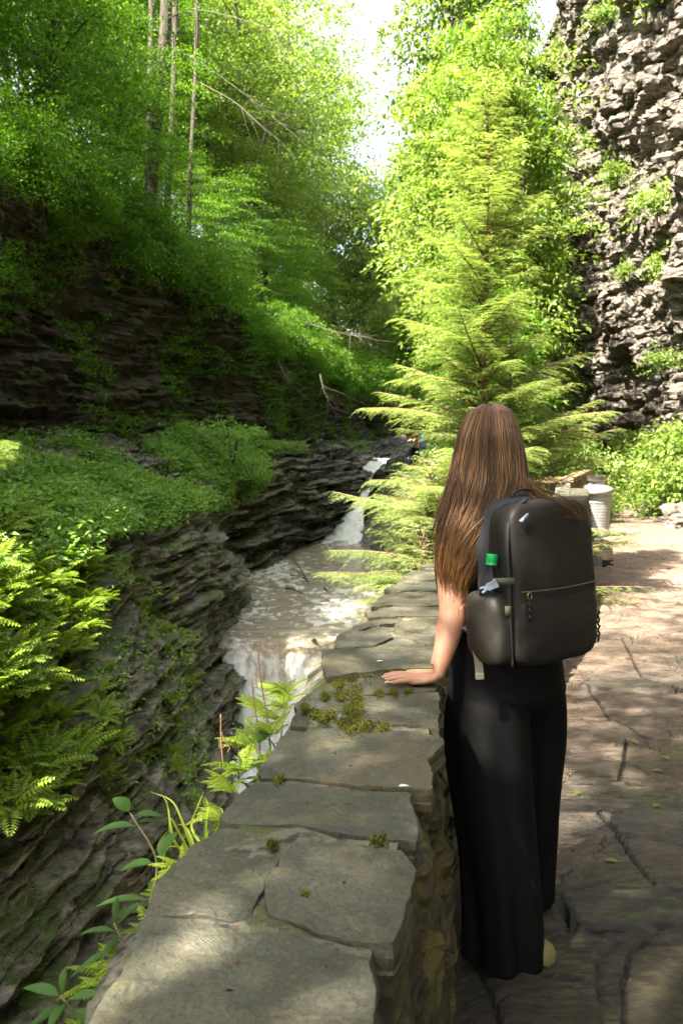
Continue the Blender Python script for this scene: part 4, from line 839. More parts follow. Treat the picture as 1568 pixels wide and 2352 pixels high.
# leaves over the bank right of the stream and verge
rpx, rpy = proj(RB)
msk = (RB[..., 1] > 4.5) & (RB[..., 1] < 40) & (RB[..., 2] > -1.3)
clumps(rsel(RB, msk, 4200, 11), 11, .07, .25, 12, M['leafY'], 'bank_plants', 'sunlit low plants on the bank below the wall')
msk = (VE[..., 1] > 5) & (VE[..., 2] > .0)
clumps(rsel(VE, msk, 3600, 13), 11, .06, .22, 14, M['leafY'], 'verge_plants', 'low sunlit plants on the verge right of the path')
for i in range(3):
    o_ = [M['leafFar'], M['leafA'], M['leafB']][i]
msk = (HL[..., 1] > 8) & (HL[..., 1] < 60)
clumps(rsel(HL, msk, 5200, 15), 9, .20, .8, 16, M['leafB'], 'undergrowth', 'leafy undergrowth on the forest slope', spread=.4)

# ------------------------------------------------------------------ plants growing along the wall's outer edge
def bigleaf(b, d, n, L, W, droop=.25, wav=0):
    d = unit(d); s = unit(np.cross(n, d)); n = np.cross(d, s); k = 8; t = np.linspace(0, 1, k)
    w_ = np.sin(np.clip(t, 0, 1) ** .75 * math.pi) ** .8 * W / 2; w_[0] = .001; w_[-1] = .0005
    c = b + d * (t * L)[:, None] - A3(0, 0, 1) * (droop * L * t ** 2)[:, None]
    G = np.stack([c + s * w_[:, None] + n * (w_ * .35)[:, None], c, c - s * w_[:, None] + n * (w_ * .35)[:, None]], 1); return G.reshape(-1, 3), gridF(k, 3)
def weed(base, top, leaves, label, nm='leafy_weed', mat='weed', lean=.03, seed=0):
    r_ = np.random.RandomState(seed); base = np.array(base); top = np.array(top); root = empty(nm, tuple(base)); e = top - base
    pts = cr([A3(0, 0, 0), e * .5 + A3(lean, 0, 0), e], 12); S = Batch(); S.add(*tube(pts, .0028 * np.linspace(1.2, .6, 12), 6)); S.obj('stem', M['stemG'], root)
    for (t, az, L, W, el) in leaves:
        i = t * 11; a = int(min(i, 10)); c = pts[a] + (pts[a + 1] - pts[a]) * (i - a); d = A3(math.cos(az) * math.cos(el), math.sin(az) * math.cos(el), math.sin(el))
        B = Batch(); pet = c + d * L * .15; V, Fc = bigleaf(pet, d, A3(-.3, -.25, 1), L, W, .25 + .2 * r_.rand()); B.add(V, Fc, r_.rand())
        V2, F2 = tube([c, pet], .0012, 4); V2 = np.array(V2); B.add(V2 * 1., F2, .6)
        B.obj('leaf', M[mat], root, True)
    tag(root, label, 'weed', 'weeds along the outer edge of the wall'); return root
M['weed'] = leaf_mat('weed_leaf', (.035, .085, .012), (.08, .17, .025), .4); M['stemG'] = plain('green_stem', (.13, .12, .04), .6)
M['frLit'] = leaf_mat('sunlit_tint_leaf', (.22, .32, .02), (.48, .55, .08), .5)  # sunlight put into the leaf colour, for ferns standing in shade
weed(P(345, 2080, 1.62), P(300, 1868, 1.66), [(.99, 3.0, .05, .028, .9), (.97, .2, .05, .02, .1), (.86, 3.1, .075, .020, .05), (.9, .3, .04, .015, .1), (.45, 3.2, .06, .022, .1), (.45, .9, .075, .035, .9), (.06, 3.2, .09, .018, .15), (.08, 1.2, .05, .035, .7), (.0, .2, .04, .02, .2)], 'tall thin weed with broad pointed leaves beside the dull brown slab', seed=1)
weed(P(262, 2330, 1.34), P(262, 2120, 1.38), [(.98, 1.5, .05, .014, 1.2), (.95, .3, .06, .016, .9), (.9, 3.3, .055, .012, .3), (.75, 3.6, .075, .016, -.1), (.7, .1, .06, .016, .2), (.6, 2.8, .05, .014, .2), (.55, 5.5, .05, .014, -.3), (.4, 3.4, .09, .013, .1), (.3, .4, .05, .016, .1), (.85, 4.4, .05, .014, .2), (.5, 1., .05, .014, .4), (.2, 3.0, .07, .013, .5)], 'bushy weed with narrow lance leaves lower left of the slabs', seed=2)
weed(P(140, 2450, 1.22), P(140, 2285, 1.24), [(.98, 1.5, .045, .014, 1.2), (.95, 2.9, .06, .018, .35), (.9, .2, .055, .018, .35), (.85, 3.6, .05, .018, -.1), (.8, 5.8, .05, .018, -.1), (.9, 4.6, .05, .018, .1), (.7, .5, .06, .02, .1)], 'weed at the bottom left corner of the photo', seed=3)
weed(P(610, 1790, 2.22), P(615, 1690, 2.2), [(.9, 3.2, .06, .03, .2), (.8, .4, .09, .03, .35), (.6, 4.2, .07, .065, -.2), (.4, 3.9, .06, .055, -.3), (.95, 2.0, .05, .03, .4), (.3, .3, .06, .03, .3)], 'weed with heart-shaped leaves left of the green slab', seed=4)
weed(P(540, 1850, 2.0), P(545, 1785, 2.0), [(.95, .8, .07, .013, .6), (.9, 2.4, .07, .013, .4), (.95, 1.6, .06, .013, 1.1), (.9, 4.2, .06, .013, .2), (.8, 3.2, .07, .013, .1), (.8, 5.6, .07, .013, .1), (.9, 0, .07, .013, .2)], 'spiky rosette weed near the corner of the dark smooth slab', seed=5)
weed(P(465, 1990, 1.78), P(470, 1930, 1.8), [(.95, .8, .06, .012, .6), (.9, 2.9, .06, .012, .4), (.95, 1.6, .05, .012, 1.1), (.9, 3.9, .05, .012, .2)], 'small low weed beside the grass blades', seed=6)
# grass blades
gr = empty('grass_tuft', tuple(P(445, 1975, 1.78))); g0 = P(445, 1975, 1.78); B = Batch()
for pts in ([(445, 1960), (420, 1890), (395, 1840), (345, 1818)], [(440, 1975), (400, 1930), (385, 1850), (375, 1830)], [(440, 1960), (410, 1945), (380, 1955), (368, 2040)], [(450, 1955), (430, 1905), (405, 1895), (365, 1930)], [(470, 1950), (500, 1900), (510, 1860), (480, 1850)], [(470, 1950), (440, 1900), (455, 1850), (470, 1815)], [(470, 1940), (475, 1880), (478, 1850), (470, 1830)], [(440, 1965), (415, 1920), (390, 1880), (392, 1960)], [(480, 1950), (475, 1915), (495, 1905), (520, 1910)]):
    p_ = cr([P(x, y, 1.76 + .03 * math.sin(x)) for x, y in pts], 14) - g0; t = np.linspace(0, 1, 14); w_ = .0042 * (1 - t ** 2) + .0006; s_ = A3(.8, .5, .2)
    B.add(np.stack([p_ - s_ * w_[:, None] * .55, p_ + s_ * w_[:, None] * .55], 1).reshape(-1, 3), gridF(14, 2), .5 + .5 * rv.rand())
B.obj('blade', M['frLit'], gr, False); tag(gr, 'tuft of long bent pale green grass blades beside the wall', 'grass')
# dry stems
def drystem(pts, Y, label, tw=()):
    root = empty('dry_stem', tuple(P(*pts[0], Y))); o0 = P(*pts[0], Y); B = Batch(); B.add(*tube(cr([P(x, y, Y) - o0 for x, y in pts], 16), .0022 * np.linspace(1.2, .6, 16), 6)); B.obj('stalk', M['twig'], root)
    if tw:
        B = Batch()
        for t_ in tw: B.add(*tube(cr([P(x, y, Y) - o0 for x, y in t_], 8), .0011, 4))
        B.obj('tendril', M['twig'], root)
    tag(root, label, 'stem')
drystem([(520, 1830), (513, 1760), (508, 1700), (507, 1640)], 2.0, 'orange dry stem with curled tendrils, leftmost of the three', [[(510, 1720), (520, 1712), (528, 1718), (522, 1728)], [(508, 1690), (504, 1710), (506, 1720)], [(508, 1680), (516, 1700), (525, 1712)]])
drystem([(625, 1760), (612, 1640), (597, 1550), (595, 1490), (602, 1467)], 2.3, 'tallest dry stem with a hooked tip before the waterfall', [[(600, 1585), (590, 1578), (588, 1560)], [(603, 1600), (594, 1598), (588, 1592)], [(600, 1555), (592, 1556), (586, 1546)]])
drystem([(600, 1760), (592, 1670), (582, 1600), (577, 1555)], 2.32, 'short rough dry stem before the waterfall foam')
drystem([(640, 1770), (645, 1700), (652, 1620)], 2.3, 'fine dark upright stalk near the mossy slab')
# ferns packed along the wall's outer edge, sunlit yellow put into their colour
def edge_fern(seed, Y, dx, dz, s_, label):
    x = float(wall_xl(Y)) + dx; r_ = np.random.RandomState(seed); root = empty('fern', (x, Y, ZC + dz), 0); B = Batch(); S = Batch()
    for f in range(8):
        V, Fc, pts = frond(s_ * (.6 + .5 * r_.rand()), r_, 2.0 + 2.6 * r_.rand() + (0 if f % 3 else -1.4), .35 + .6 * r_.rand(), 16, .22, 1.0); B.add(V, Fc, r_.rand()); S.add(*tube(pts, .0016, 4))
    S.obj('stalk', M['frLit'], root); B.obj('frond', M['frLit'], root, False); tag(root, label, 'fern', 'yellow green ferns along the outer edge of the wall')
for k, (Y, dx, dz, s_) in enumerate([(1.28, -.02, -.10, .075), (1.34, -.03, -.08, .07), (1.42, -.02, -.08, .07), (1.5, -.02, -.07, .065), (1.75, -.02, -.03, .05), (1.9, -.05, -.03, .09), (2.0, -.05, -.02, .10), (2.07, -.02, -.03, .07), (2.14, -.06, -.02, .1), (2.2, -.03, -.0, .08), (2.26, -.03, -.02, .08), (2.32, -.03, -.01, .08), (2.4, -.03, 0, .09), (2.48, -.03, 0, .09), (2.55, -.05, 0, .09), (1.18, -.03, -.1, .075), (2.25, -.07, -.04, .11), (2.42, -.08, -.03, .12), (1.6, -.03, -.06, .07), (1.36, -.05, -.12, .09), (1.22, -.05, -.14, .09), (2.6, -.07, -.02, .11), (1.82, -.05, -.05, .08)]):
    edge_fern(50 + k, Y, dx, dz, s_, 'fern tinted sunlit yellow, poking past the wall edge')

for g_ in ('small maples along the top of the dark cliff', 'trees of the forest on the far slope', 'trees at the far end of the gorge', 'undergrowth bushes on the bank behind the hemlock', 'bushes on the shelf below the dark cliff', 'yellow green ferns along the outer edge of the wall', 'tall bare trunks rising through the leaves'): relabel(g_)

# ------------------------------------------------------------------ trash can
def can():
    p = P(1367, 1000, 13.8); x, y = p[0], 13.8; z = path_z(x, y); r = empty('trash_can', (x, y, z), .5); tag(r, 'dented galvanized trash can with its lid askew on the path', 'trash can')
    prof = [(0, .01), (.205, .01), (.21, .0), (.215, .03)]
    for k in range(40):
        h = .04 + .60 * k / 39; prof.append((.215 + .045 * k / 39 + (.004 * math.cos(k * 2.2) if 4 < k < 34 else 0), h))
    prof += [(.262, .655), (.268, .66), (.268, .675), (.260, .68), (.255, .67), (.20, .06), (0, .05)]
    V, Fc = lathe(prof, 48); V[:, 0] *= 1 + .02 * np.sin(V[:, 2] * 9); mesh('can_body', V, Fc, M['zinc'], r, True)
    for z_ in (.52, .60, .12):
        V, Fc = lathe([(.212 + .045 * z_ / .64, z_ - .012), (.224 + .045 * z_ / .64, z_), (.212 + .045 * z_ / .64, z_ + .012)], 48); mesh('rib', V, Fc, M['zinc'], r, True)
    for s_ in (-1, 1):
        a = np.linspace(-1.6, 1.6, 14); pts = np.stack([s_ * (.26 + .055 * np.cos(a)), .07 * np.sin(a), .5 - .03 * np.cos(a)], -1); V, Fc = tube(pts, .008, 6); mesh('side_handle', V, fixF(Fc), M['zinc'], r, True)
    V, Fc = lathe([(.275, -.035), (.282, -.03), (.285, 0), (.27, .012), (.24, .02), (.235, .032), (.12, .055), (0, .062)], 48)
    l_ = mesh('lid', V, Fc, M['zinc'], r, True); l_.location = (-.045, -.03, .715); l_.rotation_euler = (.04, -.10, 0)
    a = np.linspace(0, math.pi, 12); pts = np.stack([.055 * np.cos(a) - .06, 0 * a, .05 + .045 * np.sin(a)], -1); V, Fc = tube(pts, .008, 6); h = mesh('lid_handle', V, fixF(Fc), M['zinc'], l_, True)
m = N('zinc'); v = m.coord(warp=.1); n = m.noise(v, 9, 6, .7); n2 = m.noise(m.coord((1, 1, .5)), 3, 4)
M['zinc'] = m.fin(m.mix(m.ramp(n2, [(.5, 0.), (.75, .5)]), m.ramp(n, [(.3, (.17, .18, .175)), (.7, (.31, .32, .315))]), (.30, .22, .15)), m.ramp(n, [(.3, .35), (.7, .6)]), m.bump(n, .004), Metallic=.45)
can()
o_ = P(1380, 1000, 13.3); sp = []
# ------------------------------------------------------------------ railing
m = N('old_wood'); v = m.coord((14, 14, 1.5), warp=.3); h = m.noise(v, 2.2, 7, .7)
M['wood'] = m.fin(m.ramp(h, [(.3, (.10, .065, .035)), (.55, (.24, .165, .09)), (.75, (.36, .27, .17))]), .8, m.bump(h, .006))
M['blockst'] = rock_mat('post_stone', [(.22, .19, .15), (.36, .32, .26), (.5, .46, .4)], 0, zs=3, bump=.01, scale=3)
def railing():
    a = P(1306, 1000, 12.9); b = P(1346, 1000, 15.6); a = A3(a[0], 12.9, -.05); b = A3(b[0], 15.6, -.08); r = empty('wooden_railing', tuple(a)); tag(r, 'brown wooden railing with upright slats leading from the end of the wall', 'railing'); d = b - a; L = np.linalg.norm(d[:2]); u = d / L; ang = math.atan2(d[1], d[0])
    V, Fc = box(u * L / 2 + A3(0, 0, 1.02), (L + .2, .17, .07), ang); bevel(mesh('handrail', V, Fc, M['wood'], r), .008)
    V, Fc = box(u * L / 2 + A3(0, 0, .12), (L, .06, .09), ang); bevel(mesh('bottom_rail', V, Fc, M['wood'], r), .006)
    n = 17
    for k in range(n):
        V, Fc = box(u * (L * (k + .6) / n) + A3(0, 0, .56), (.055, .05, .86), ang); bevel(mesh('slat', V, Fc, M['wood'], r), .005)
    V, Fc = box(A3(-.12, -.02, .47), (.22, .22, .98), .2); bevel(mesh('post', V, Fc, M['blockst'], r), .012)
    c = A3(-.8, -.25, 0); V, Fc = box(c + A3(.35, .1, 1.0), (.95, .2, .07), .35); bevel(mesh('side_rail', V, Fc, M['wood'], r), .008)
railing()
def stonepile(px, Y, label):
    p = P(px, 1000, Y); r = empty('stone_pillar', (p[0], Y, -.1)); tag(r, label, 'pillar'); r_ = np.random.RandomState(4); z = 0
    while z < .95:
        h = .07 + .07 * r_.rand(); V, Fc = box(A3(.02 * r_.randn(), .02 * r_.randn(), z + h / 2), (.42 + .06 * r_.randn(), .4, h * .94), .15 * r_.randn()); bevel(mesh('stone', V, Fc, M['bank'], r), .015); z += h
stonepile(1358, 16.0, 'short pillar of stacked flat stones at the far end of the railing')
# stacked pale stones at the foot of the cliff
def rubble(px0, px1, Y0, Y1, z0, z1, label, seed, nm='stacked_stones'):
    r_ = np.random.RandomState(seed); a = P(px0, 1000, Y0); b = P(px1, 1000, Y1); r = empty(nm, (a[0], Y0, z0)); tag(r, label, 'stone wall'); d = A3(b[0] - a[0], Y1 - Y0, 0); L = np.linalg.norm(d); u = d / L; ang = math.atan2(d[1], d[0]); z = 0; B = Batch()
    while z < z1 - z0:
        h = .10 + .14 * r_.rand(); t = -.1 * r_.rand()
        while t < L:
            w_ = .25 + .5 * r_.rand(); V, Fc = box(A3(0, 0, 0), (w_ * .97, .5, h * .96)); V = V + .03 * r_.randn(8, 3); c, s_ = math.cos(ang), math.sin(ang)
            V = V @ np.array([[c, s_, 0], [-s_, c, 0], [0, 0, 1]]) + u * (t + w_ / 2) + A3(.06 * r_.randn() + .25 * z, .06 * r_.randn(), z + h / 2); B.add(V, Fc, r_.rand()); t += w_
        z += h
    o = B.obj('masonry', M['cliff_sun'], r, False); bevel(o, .02, 1)
rubble(1322, 1440, 28.5, 26.5, -.1, 2.4, 'rough wall of pale stacked stones at the foot of the cliff', 5)
for k, (px, Y, s_) in enumerate([(1475, 19.5, .35), (1510, 17.8, .4), (1545, 16.2, .45), (1575, 15, .4), (1440, 22, .3)]):
    r_ = np.random.RandomState(k); th, ph = np.meshgrid(np.linspace(0, 2 * math.pi, 40), np.linspace(0, math.pi, 24)); d = np.stack([np.cos(th) * np.sin(ph), np.sin(th) * np.sin(ph), np.cos(ph)], -1)
    G = d * (1 + .35 * fbm(d * 1.6 + k * 5, 4))[..., None] * A3(1.2, .9, .7) * s_; p = P(px, 1000, Y)
    o = grid_obj('boulder', strata(G, .12, .03, seed=k), M['cliff_sun'], smooth=False); o.location = (p[0] + .3, Y, .05)
    tag(o, ['pale rock where the bushes meet the path', 'middle pale rock below the low bush', 'larger pale rock at the right of the path', 'rock cut by the right edge of the photo', 'farthest small rock beside the path'][k], 'rock', 'rocks edging the path')

# ------------------------------------------------------------------ sticks in the pool
def stick(a, b, r0, label, bend=.05):
    a, b = np.array(a), np.array(b); p = cr([a * 0, (b - a) * .5 + A3(0, 0, bend), b - a], 10); V, Fc = tube(p, r0 * np.linspace(1, .6, 10), 6); o = mesh('stick', V, fixF(Fc), M['stick'], None, True); o.location = tuple(a); tag(o, label, 'stick')
a = P(720, 1398, 18.5); a = PZ(708, 1339, zp + .0); b = PZ(668, 1278, zp + .25); stick(a, b, .022, 'long dark stick jutting out of the foamy pool')
stick(PZ(655, 1350, zp + .03), PZ(694, 1362, zp + .01), .022, 'short stick floating among the foam', .02)
stick(PZ(745, 1352, zp + .02), PZ(752, 1360, zp + .0), .03, 'small bit of driftwood in the middle of the pool', .02)
stick(PZ(718, 1472, zp - .02), PZ(728, 1478, zp + .08), .03, 'snag of wood caught on the lip of the waterfall', .04)

# ------------------------------------------------------------------ small debris
r_ = np.random.RandomState(8); M['bud'] = plain('red_bud', (.16, .035, .018), .7); M['pale'] = plain('white_petal', (.55, .6, .52), .7)
for k, (px, py) in enumerate([(768, 1722), (803, 1752), (773, 1802), (840, 1795), (700, 1835), (855, 1803), (705, 1836), (765, 1838), (736, 1925), (545, 2120), (777, 1862), (878, 1558), (740, 1915), (790, 1925), (545, 2200), (946, 1575), (780, 1960), (640, 1850)]):
    c = PZ(px, py, ZC + .012); B = Batch(); s_ = .0016 + .0013 * r_.rand(); th = np.linspace(0, 2 * math.pi, 8, endpoint=False)
    V, Fc = lathe([(0, 0), (1, .3), (1.1, .8), (.7, 1.3), (0, 1.5)], 8); V = V * A3(1.5, 1, .8) * s_; a_ = r_.rand() * 3; V = V @ np.array([[math.cos(a_), -math.sin(a_), 0], [math.sin(a_), math.cos(a_), 0], [0, 0, 1]])
    o = mesh('bud', V, Fc, M['bud'], None, True); o.location = tuple(c - A3(0, 0, .006)); tag(o, 'tiny red brown bud lying on the slate coping', 'bud', 'red buds scattered on the coping')
for k, (px, py, lb) in enumerate([(925, 1806, 'pale speck of bird lime on the dark smooth slab'), (940, 1800, ''), (1048, 1804, ''), (865, 1653, 'pale petal on the long straight slab')][:1] + [(865, 1519, 'pale flat chip on the left end of the long straight slab'), (882, 1568, 'pale chip just beyond the fingertips'), (1048, 2000, '')][:2]):
    c = PZ(px - 10 * (k == 0), py, ZC + .012); V, Fc = bigleaf(A3(0, 0, 0), A3(1, .1, 0), A3(0, 0, 1), .022, .012, 0); o = mesh('petal', V, Fc, M['pale'], None, True); o.location = tuple(c); tag(o, lb, 'petal')
M['fallen'] = leaf_mat('fallen_leaf', (.10, .14, .02), (.25, .26, .06), .2)
for k, (px, py) in enumerate([(1585, 1000), (1580, 1752), (1535, 1738), (1520, 1760), (1330, 1815), (1450, 1690), (1390, 1960), (1500, 1850)]):
    c = PZ(px, py, .03) if py > 1100 else A3(1, 3, .03); 
    if py < 1100: continue
    V, Fc = bigleaf(A3(0, 0, 0), A3(math.cos(k), math.sin(k), .02), A3(.1, 0, 1), .05, .03, .05); o = mesh('fallen_leaf', V, Fc, M['fallen'], None, True); o.location = (c[0], c[1], path_z(c[0], c[1]) + .008); tag(o, 'small green leaf fallen on the wet path', 'leaf', 'leaves fallen on the path')

# ------------------------------------------------------------------ walkers far up the path
M['skin'] = None
m = N('skin'); v = m.coord(); n = m.noise(v, 22, 5); n2 = m.noise(v, 5, 3)
M['skin'] = m.fin(m.mix(n, (.34, .155, .09), m.mix(n2, (.46, .235, .155), (.40, .19, .115))), .48, m.bump(m.noise(v, 260, 3), .0006, .5), **{'Subsurface Weight': .12, 'Subsurface Radius': (.012, .005, .003), 'Subsurface Scale': 1.})
cloth = {k: plain('cloth_' + k, c, .85) for k, c in dict(white=(.62, .62, .62), red=(.40, .04, .05), blue=(.10, .17, .28), dark=(.03, .03, .035), teal=(.05, .16, .17), denim=(.08, .12, .2), cream=(.6, .55, .48)).items()}
def walker(x, y, z, rz, shirt, pants, label, hat=None, H=1.7, bend=0.):
    r = empty('person', (x, y, z), rz); r.scale = (H / 1.7,) * 3; tag(r, label, 'person', 'walkers far up the path'); B = Batch(); bx = lambda zz: bend * max(0, zz - .95) ** 1.0
    def T(pts, rad, n=10, fl=None): B2 = tube([A3(p[0], p[1] + bx(p[2]), p[2]) for p in pts], rad, n, True, fl); return B2
    th, ph = np.meshgrid(np.linspace(0, 2 * math.pi, 20), np.linspace(0, math.pi, 14)); G = np.stack([.078 * np.cos(th) * np.sin(ph), .095 * np.sin(th) * np.sin(ph) + bx(1.6), 1.585 + .115 * np.cos(ph)], -1); B.add(G.reshape(-1, 3), gridF(*G.shape[:2]))
    B.add(*T([(0, 0, 1.35), (0, 0, 1.52)], .052)); B.add(*T([(0, 0, .9), (0, 0, 1.1), (0, 0, 1.3), (0, 0, 1.4)], [.12, .11, .13, .07]))
    B.add(*tube([A3(0, .09 + bx(1.57), 1.575), A3(0, .115 + bx(1.57), 1.56)], .012))
    for s_ in (-1, 1):
        sh, el, ha = (s_ * .17, 0, 1.36), (s_ * .23, -.02, 1.08), (s_ * .22, .1, .88); B.add(*T([sh, el, ha], [.045, .035, .025])); B.add(*T([ha, (s_ * .215, .13, .80)], [.03, .022]))
        for f in range(4): B.add(*T([(s_ * .215, .11 + f * .016, .82), (s_ * .212, .12 + f * .016, .745 + .01 * (f % 2))], .008, 6))
        B.add(*T([(s_ * .245, .09, .84), (s_ * .2, .12, .79)], .009, 6)); B.add(*T([(s_ * .09, 0, .9), (s_ * .1, .02, .48), (s_ * .1, -.02, .07)], [.08, .055, .04]))
    o = B.obj('body', M['skin'], r); remesh(o, .012, 2)
    B = Batch(); B.add(*T([(0, 0, .86), (0, 0, 1.05), (0, 0, 1.25), (0, 0, 1.38), (0, 0, 1.42)], [.165, .15, .18, .16, .08]))
    for s_ in (-1, 1): B.add(*T([(s_ * .14, 0, 1.36), (s_ * .215, -.01, 1.18)], [.075, .07]))
    remesh(B.obj('shirt', cloth[shirt], r), .014, 3)
    B = Batch(); B.add(*T([(0, 0, .80), (0, 0, .93)], [.165, .155]))
    for s_ in (-1, 1): B.add(*T([(s_ * .09, 0, .88), (s_ * .1, .02, .5), (s_ * .1, -.01, .12)], [.1, .075, .06]))
    remesh(B.obj('trousers', cloth[pants], r), .014, 3)
    for s_ in (-1, 1):
        V, Fc = tube([A3(s_ * .1, -.07, .05), A3(s_ * .1, .03, .05), A3(s_ * .1, .15, .035)], [.04, .05, .035], 10); mesh('shoe', V, fixF(Fc), cloth['dark'], r, True)
    if hat:
        V, Fc = lathe([(.17, -.02), (.17, -.012), (.10, .0), (.098, .07), (.07, .10), (0, .105)], 24); o = mesh('hat', V, Fc, cloth[hat], r, True); o.location = (0, bx(1.62), 1.63)
    else:
        G = np.stack([.09 * np.cos(th) * np.sin(ph), .108 * np.sin(th) * np.sin(ph) - .012 + bx(1.6), 1.605 + .118 * np.cos(ph)], -1); G = G[:9]; V = G.reshape(-1, 3); mesh('hair', V, gridF(*G.shape[:2]), M['hairdark'], r, True)
M['hairdark'] = plain('dark_hair', (.04, .022, .012), .6)
for (px, Y, rz, sh, pa, hat, H, bend, lb) in [(922, 44, .3, 'white', 'teal', 'white', 1.72, 0, 'distant walker in a white hat and white shirt'), (937, 45.5, -.5, 'red', 'denim', None, 1.62, 0, 'distant walker in a red top half hidden by the white shirt'), (952, 44.5, .2, 'red', 'dark', None, 1.6, 0, 'distant walker in red and black between hemlock twigs'), (972, 43, 2.9, 'blue', 'denim', None, 1.72, 0, 'distant walker in a blue shirt and jeans'), (1012, 43.5, 1.0, 'white', 'dark', 'white', 1.75, .0, 'distant walker with pale hat, farthest right of the group'), (992, 40, -1.2, 'cream', 'cream', None, 1.5, .5, 'distant walker in pale clothes bending')]:
    p = P(px, 1000, Y); walker(p[0], Y, 1.58 - (H - 1.66) - 1.66 + .30 + (H - 1.7) - (.25 if bend else 0) + .0, rz, sh, pa, lb, hat, H, bend)
tp = [[A3(x, y, .19 + .0 * x) for x in (1.7, 3.2, 5.6)] for y in (38.5, 42, 47, 54)]
struct(grid_obj('upper_path', surf(tp, 30, 20) + 0, M['path'], attrs={'wet': np.zeros(600), 'crack': np.zeros(600), 'tint': np.zeros(600)}))

# ------------------------------------------------------------------ the person at the wall
YAW = R(30); rv_ = A3(math.cos(YAW), math.sin(YAW), 0); fv_ = A3(-math.sin(YAW), math.cos(YAW), 0)
PO = A3(.52, 2.80, 0)
per = empty('person', tuple(PO)); tag(per, 'woman with long brown hair and black trousers resting one hand on the wall', 'person')
def ell(c, a, b, n=28, e=2.0, fold=0, ph=0, k=7):
    th = np.arange(n) / n * 2 * math.pi; cs, sn = np.cos(th), np.sin(th); q = 1 + fold * (np.sin(th * k + ph) + .5 * np.sin(th * (k + 4) + ph * 1.7))
    x = np.sign(cs) * np.abs(cs) ** (2 / e) * a * q; y = np.sign(sn) * np.abs(sn) ** (2 / e) * b * q
    return np.array(c) + x[:, None] * rv_ + y[:, None] * fv_
def rings(R_):
    R_ = np.array(R_); k, n = R_.shape[:2]; V = R_.reshape(-1, 3); Fc = gridF(k, n, True); m_ = len(V); V = np.concatenate([V, R_[:1].mean(1), R_[-1:].mean(1)]); j = np.arange(n); j1 = (j + 1) % n; e = (k - 1) * n
    return V, np.concatenate([Fc, np.stack([j1, j, np.full(n, m_), np.full(n, m_)], -1), np.stack([e + j, e + j1, np.full(n, m_ + 1), np.full(n, m_ + 1)], -1)])
# body: torso, neck, head, both arms and hands as one skin
B = Batch()
tor = [((.50, 2.81, .92), .15, .11), ((.495, 2.81, 1.02), .135, .095), ((.485, 2.81, 1.10), .13, .09), ((.475, 2.82, 1.2), .145, .10), ((.468, 2.83, 1.29), .165, .095), ((.466, 2.835, 1.34), .155, .08), ((.465, 2.84, 1.38), .10, .065), ((.465, 2.842, 1.41), .055, .055), ((.463, 2.848, 1.47), .05, .05), ((.462, 2.855, 1.52), .048, .05)]
B.add(*rings([ell(c, a, b) for c, a, b in tor]))
hc = A3(.460, 2.862, 1.565)
th, ph = np.meshgrid(np.linspace(0, 2 * math.pi, 40), np.linspace(0, math.pi, 30)); d = np.stack([np.cos(th) * np.sin(ph), np.sin(th) * np.sin(ph), np.cos(ph)], -1)
G = d[..., :1] * .072 * rv_ + d[..., 1:2] * .090 * fv_ + d[..., 2:] * A3(0, 0, .108); low = np.clip(-d[..., 2:], 0, 1); G = G - rv_ * (d[..., :1] * .02 * low) + fv_ * (.018 * low)
B.add((G + hc).reshape(-1, 3), gridF(*G.shape[:2]))
def hd(r_, f_, u_): return hc + rv_ * r_ + fv_ * f_ + A3(0, 0, u_)
B.add(*tube([hd(0, .085, .012), hd(0, .10, -.012), hd(0, .108, -.026)], [.009, .012, .013])); B.add(*tube([hd(-.022, .092, -.052), hd(0, .10, -.05), hd(.022, .092, -.052)], [.005, .009, .005])); B.add(*tube([hd(-.022, .088, -.06), hd(0, .097, -.061), hd(.022, .088, -.06)], [.005, .009, .005]))
for s_ in (-1, 1):
    B.add(*tube([hd(s_ * .014, .085, .008), hd(s_ * .032, .08, .008), hd(s_ * .045, .07, .006)], [.008, .012, .008])); B.add(*tube([hd(s_ * .012, .09, .024), hd(s_ * .05, .074, .024)], .008))
    B.add(*tube([hd(s_ * .07, -.01, .02), hd(s_ * .08, -.016, .018), hd(s_ * .08, -.014, -.01), hd(s_ * .072, -.006, -.028)], [.008, .011, .010, .006]))
def limb(pts, rad, n=18, m=14): return tube(cr(np.array(pts), m * (len(pts) - 1)), cr(np.array(rad)[:, None], m * (len(pts) - 1))[:, 0], n)
LS = A3(.345, 2.765, 1.305); LE = A3(.338, 2.715, 1.055); LW = A3(.288, 2.655, .893)
B.add(*limb([A3(.40, 2.79, 1.31), LS, A3(.335, 2.745, 1.20), A3(.336, 2.728, 1.12), LE, A3(.327, 2.70, 1.01), A3(.308, 2.675, .945), LW], [.05, .052, .0475, .0455, .0435, .042, .033, .0265]))
B.add(*limb([LE + A3(.012, -.02, .01), LE + A3(.016, -.022, -.03)], [.022, .018], m=4))
RS = A3(.60, 2.915, 1.31); B.add(*limb([A3(.54, 2.87, 1.32), RS, A3(.64, 2.96, 1.18), A3(.65, 3.0, 1.08), A3(.60, 3.09, 1.0), A3(.53, 3.13, .98)], [.05, .052, .046, .042, .035, .026]))
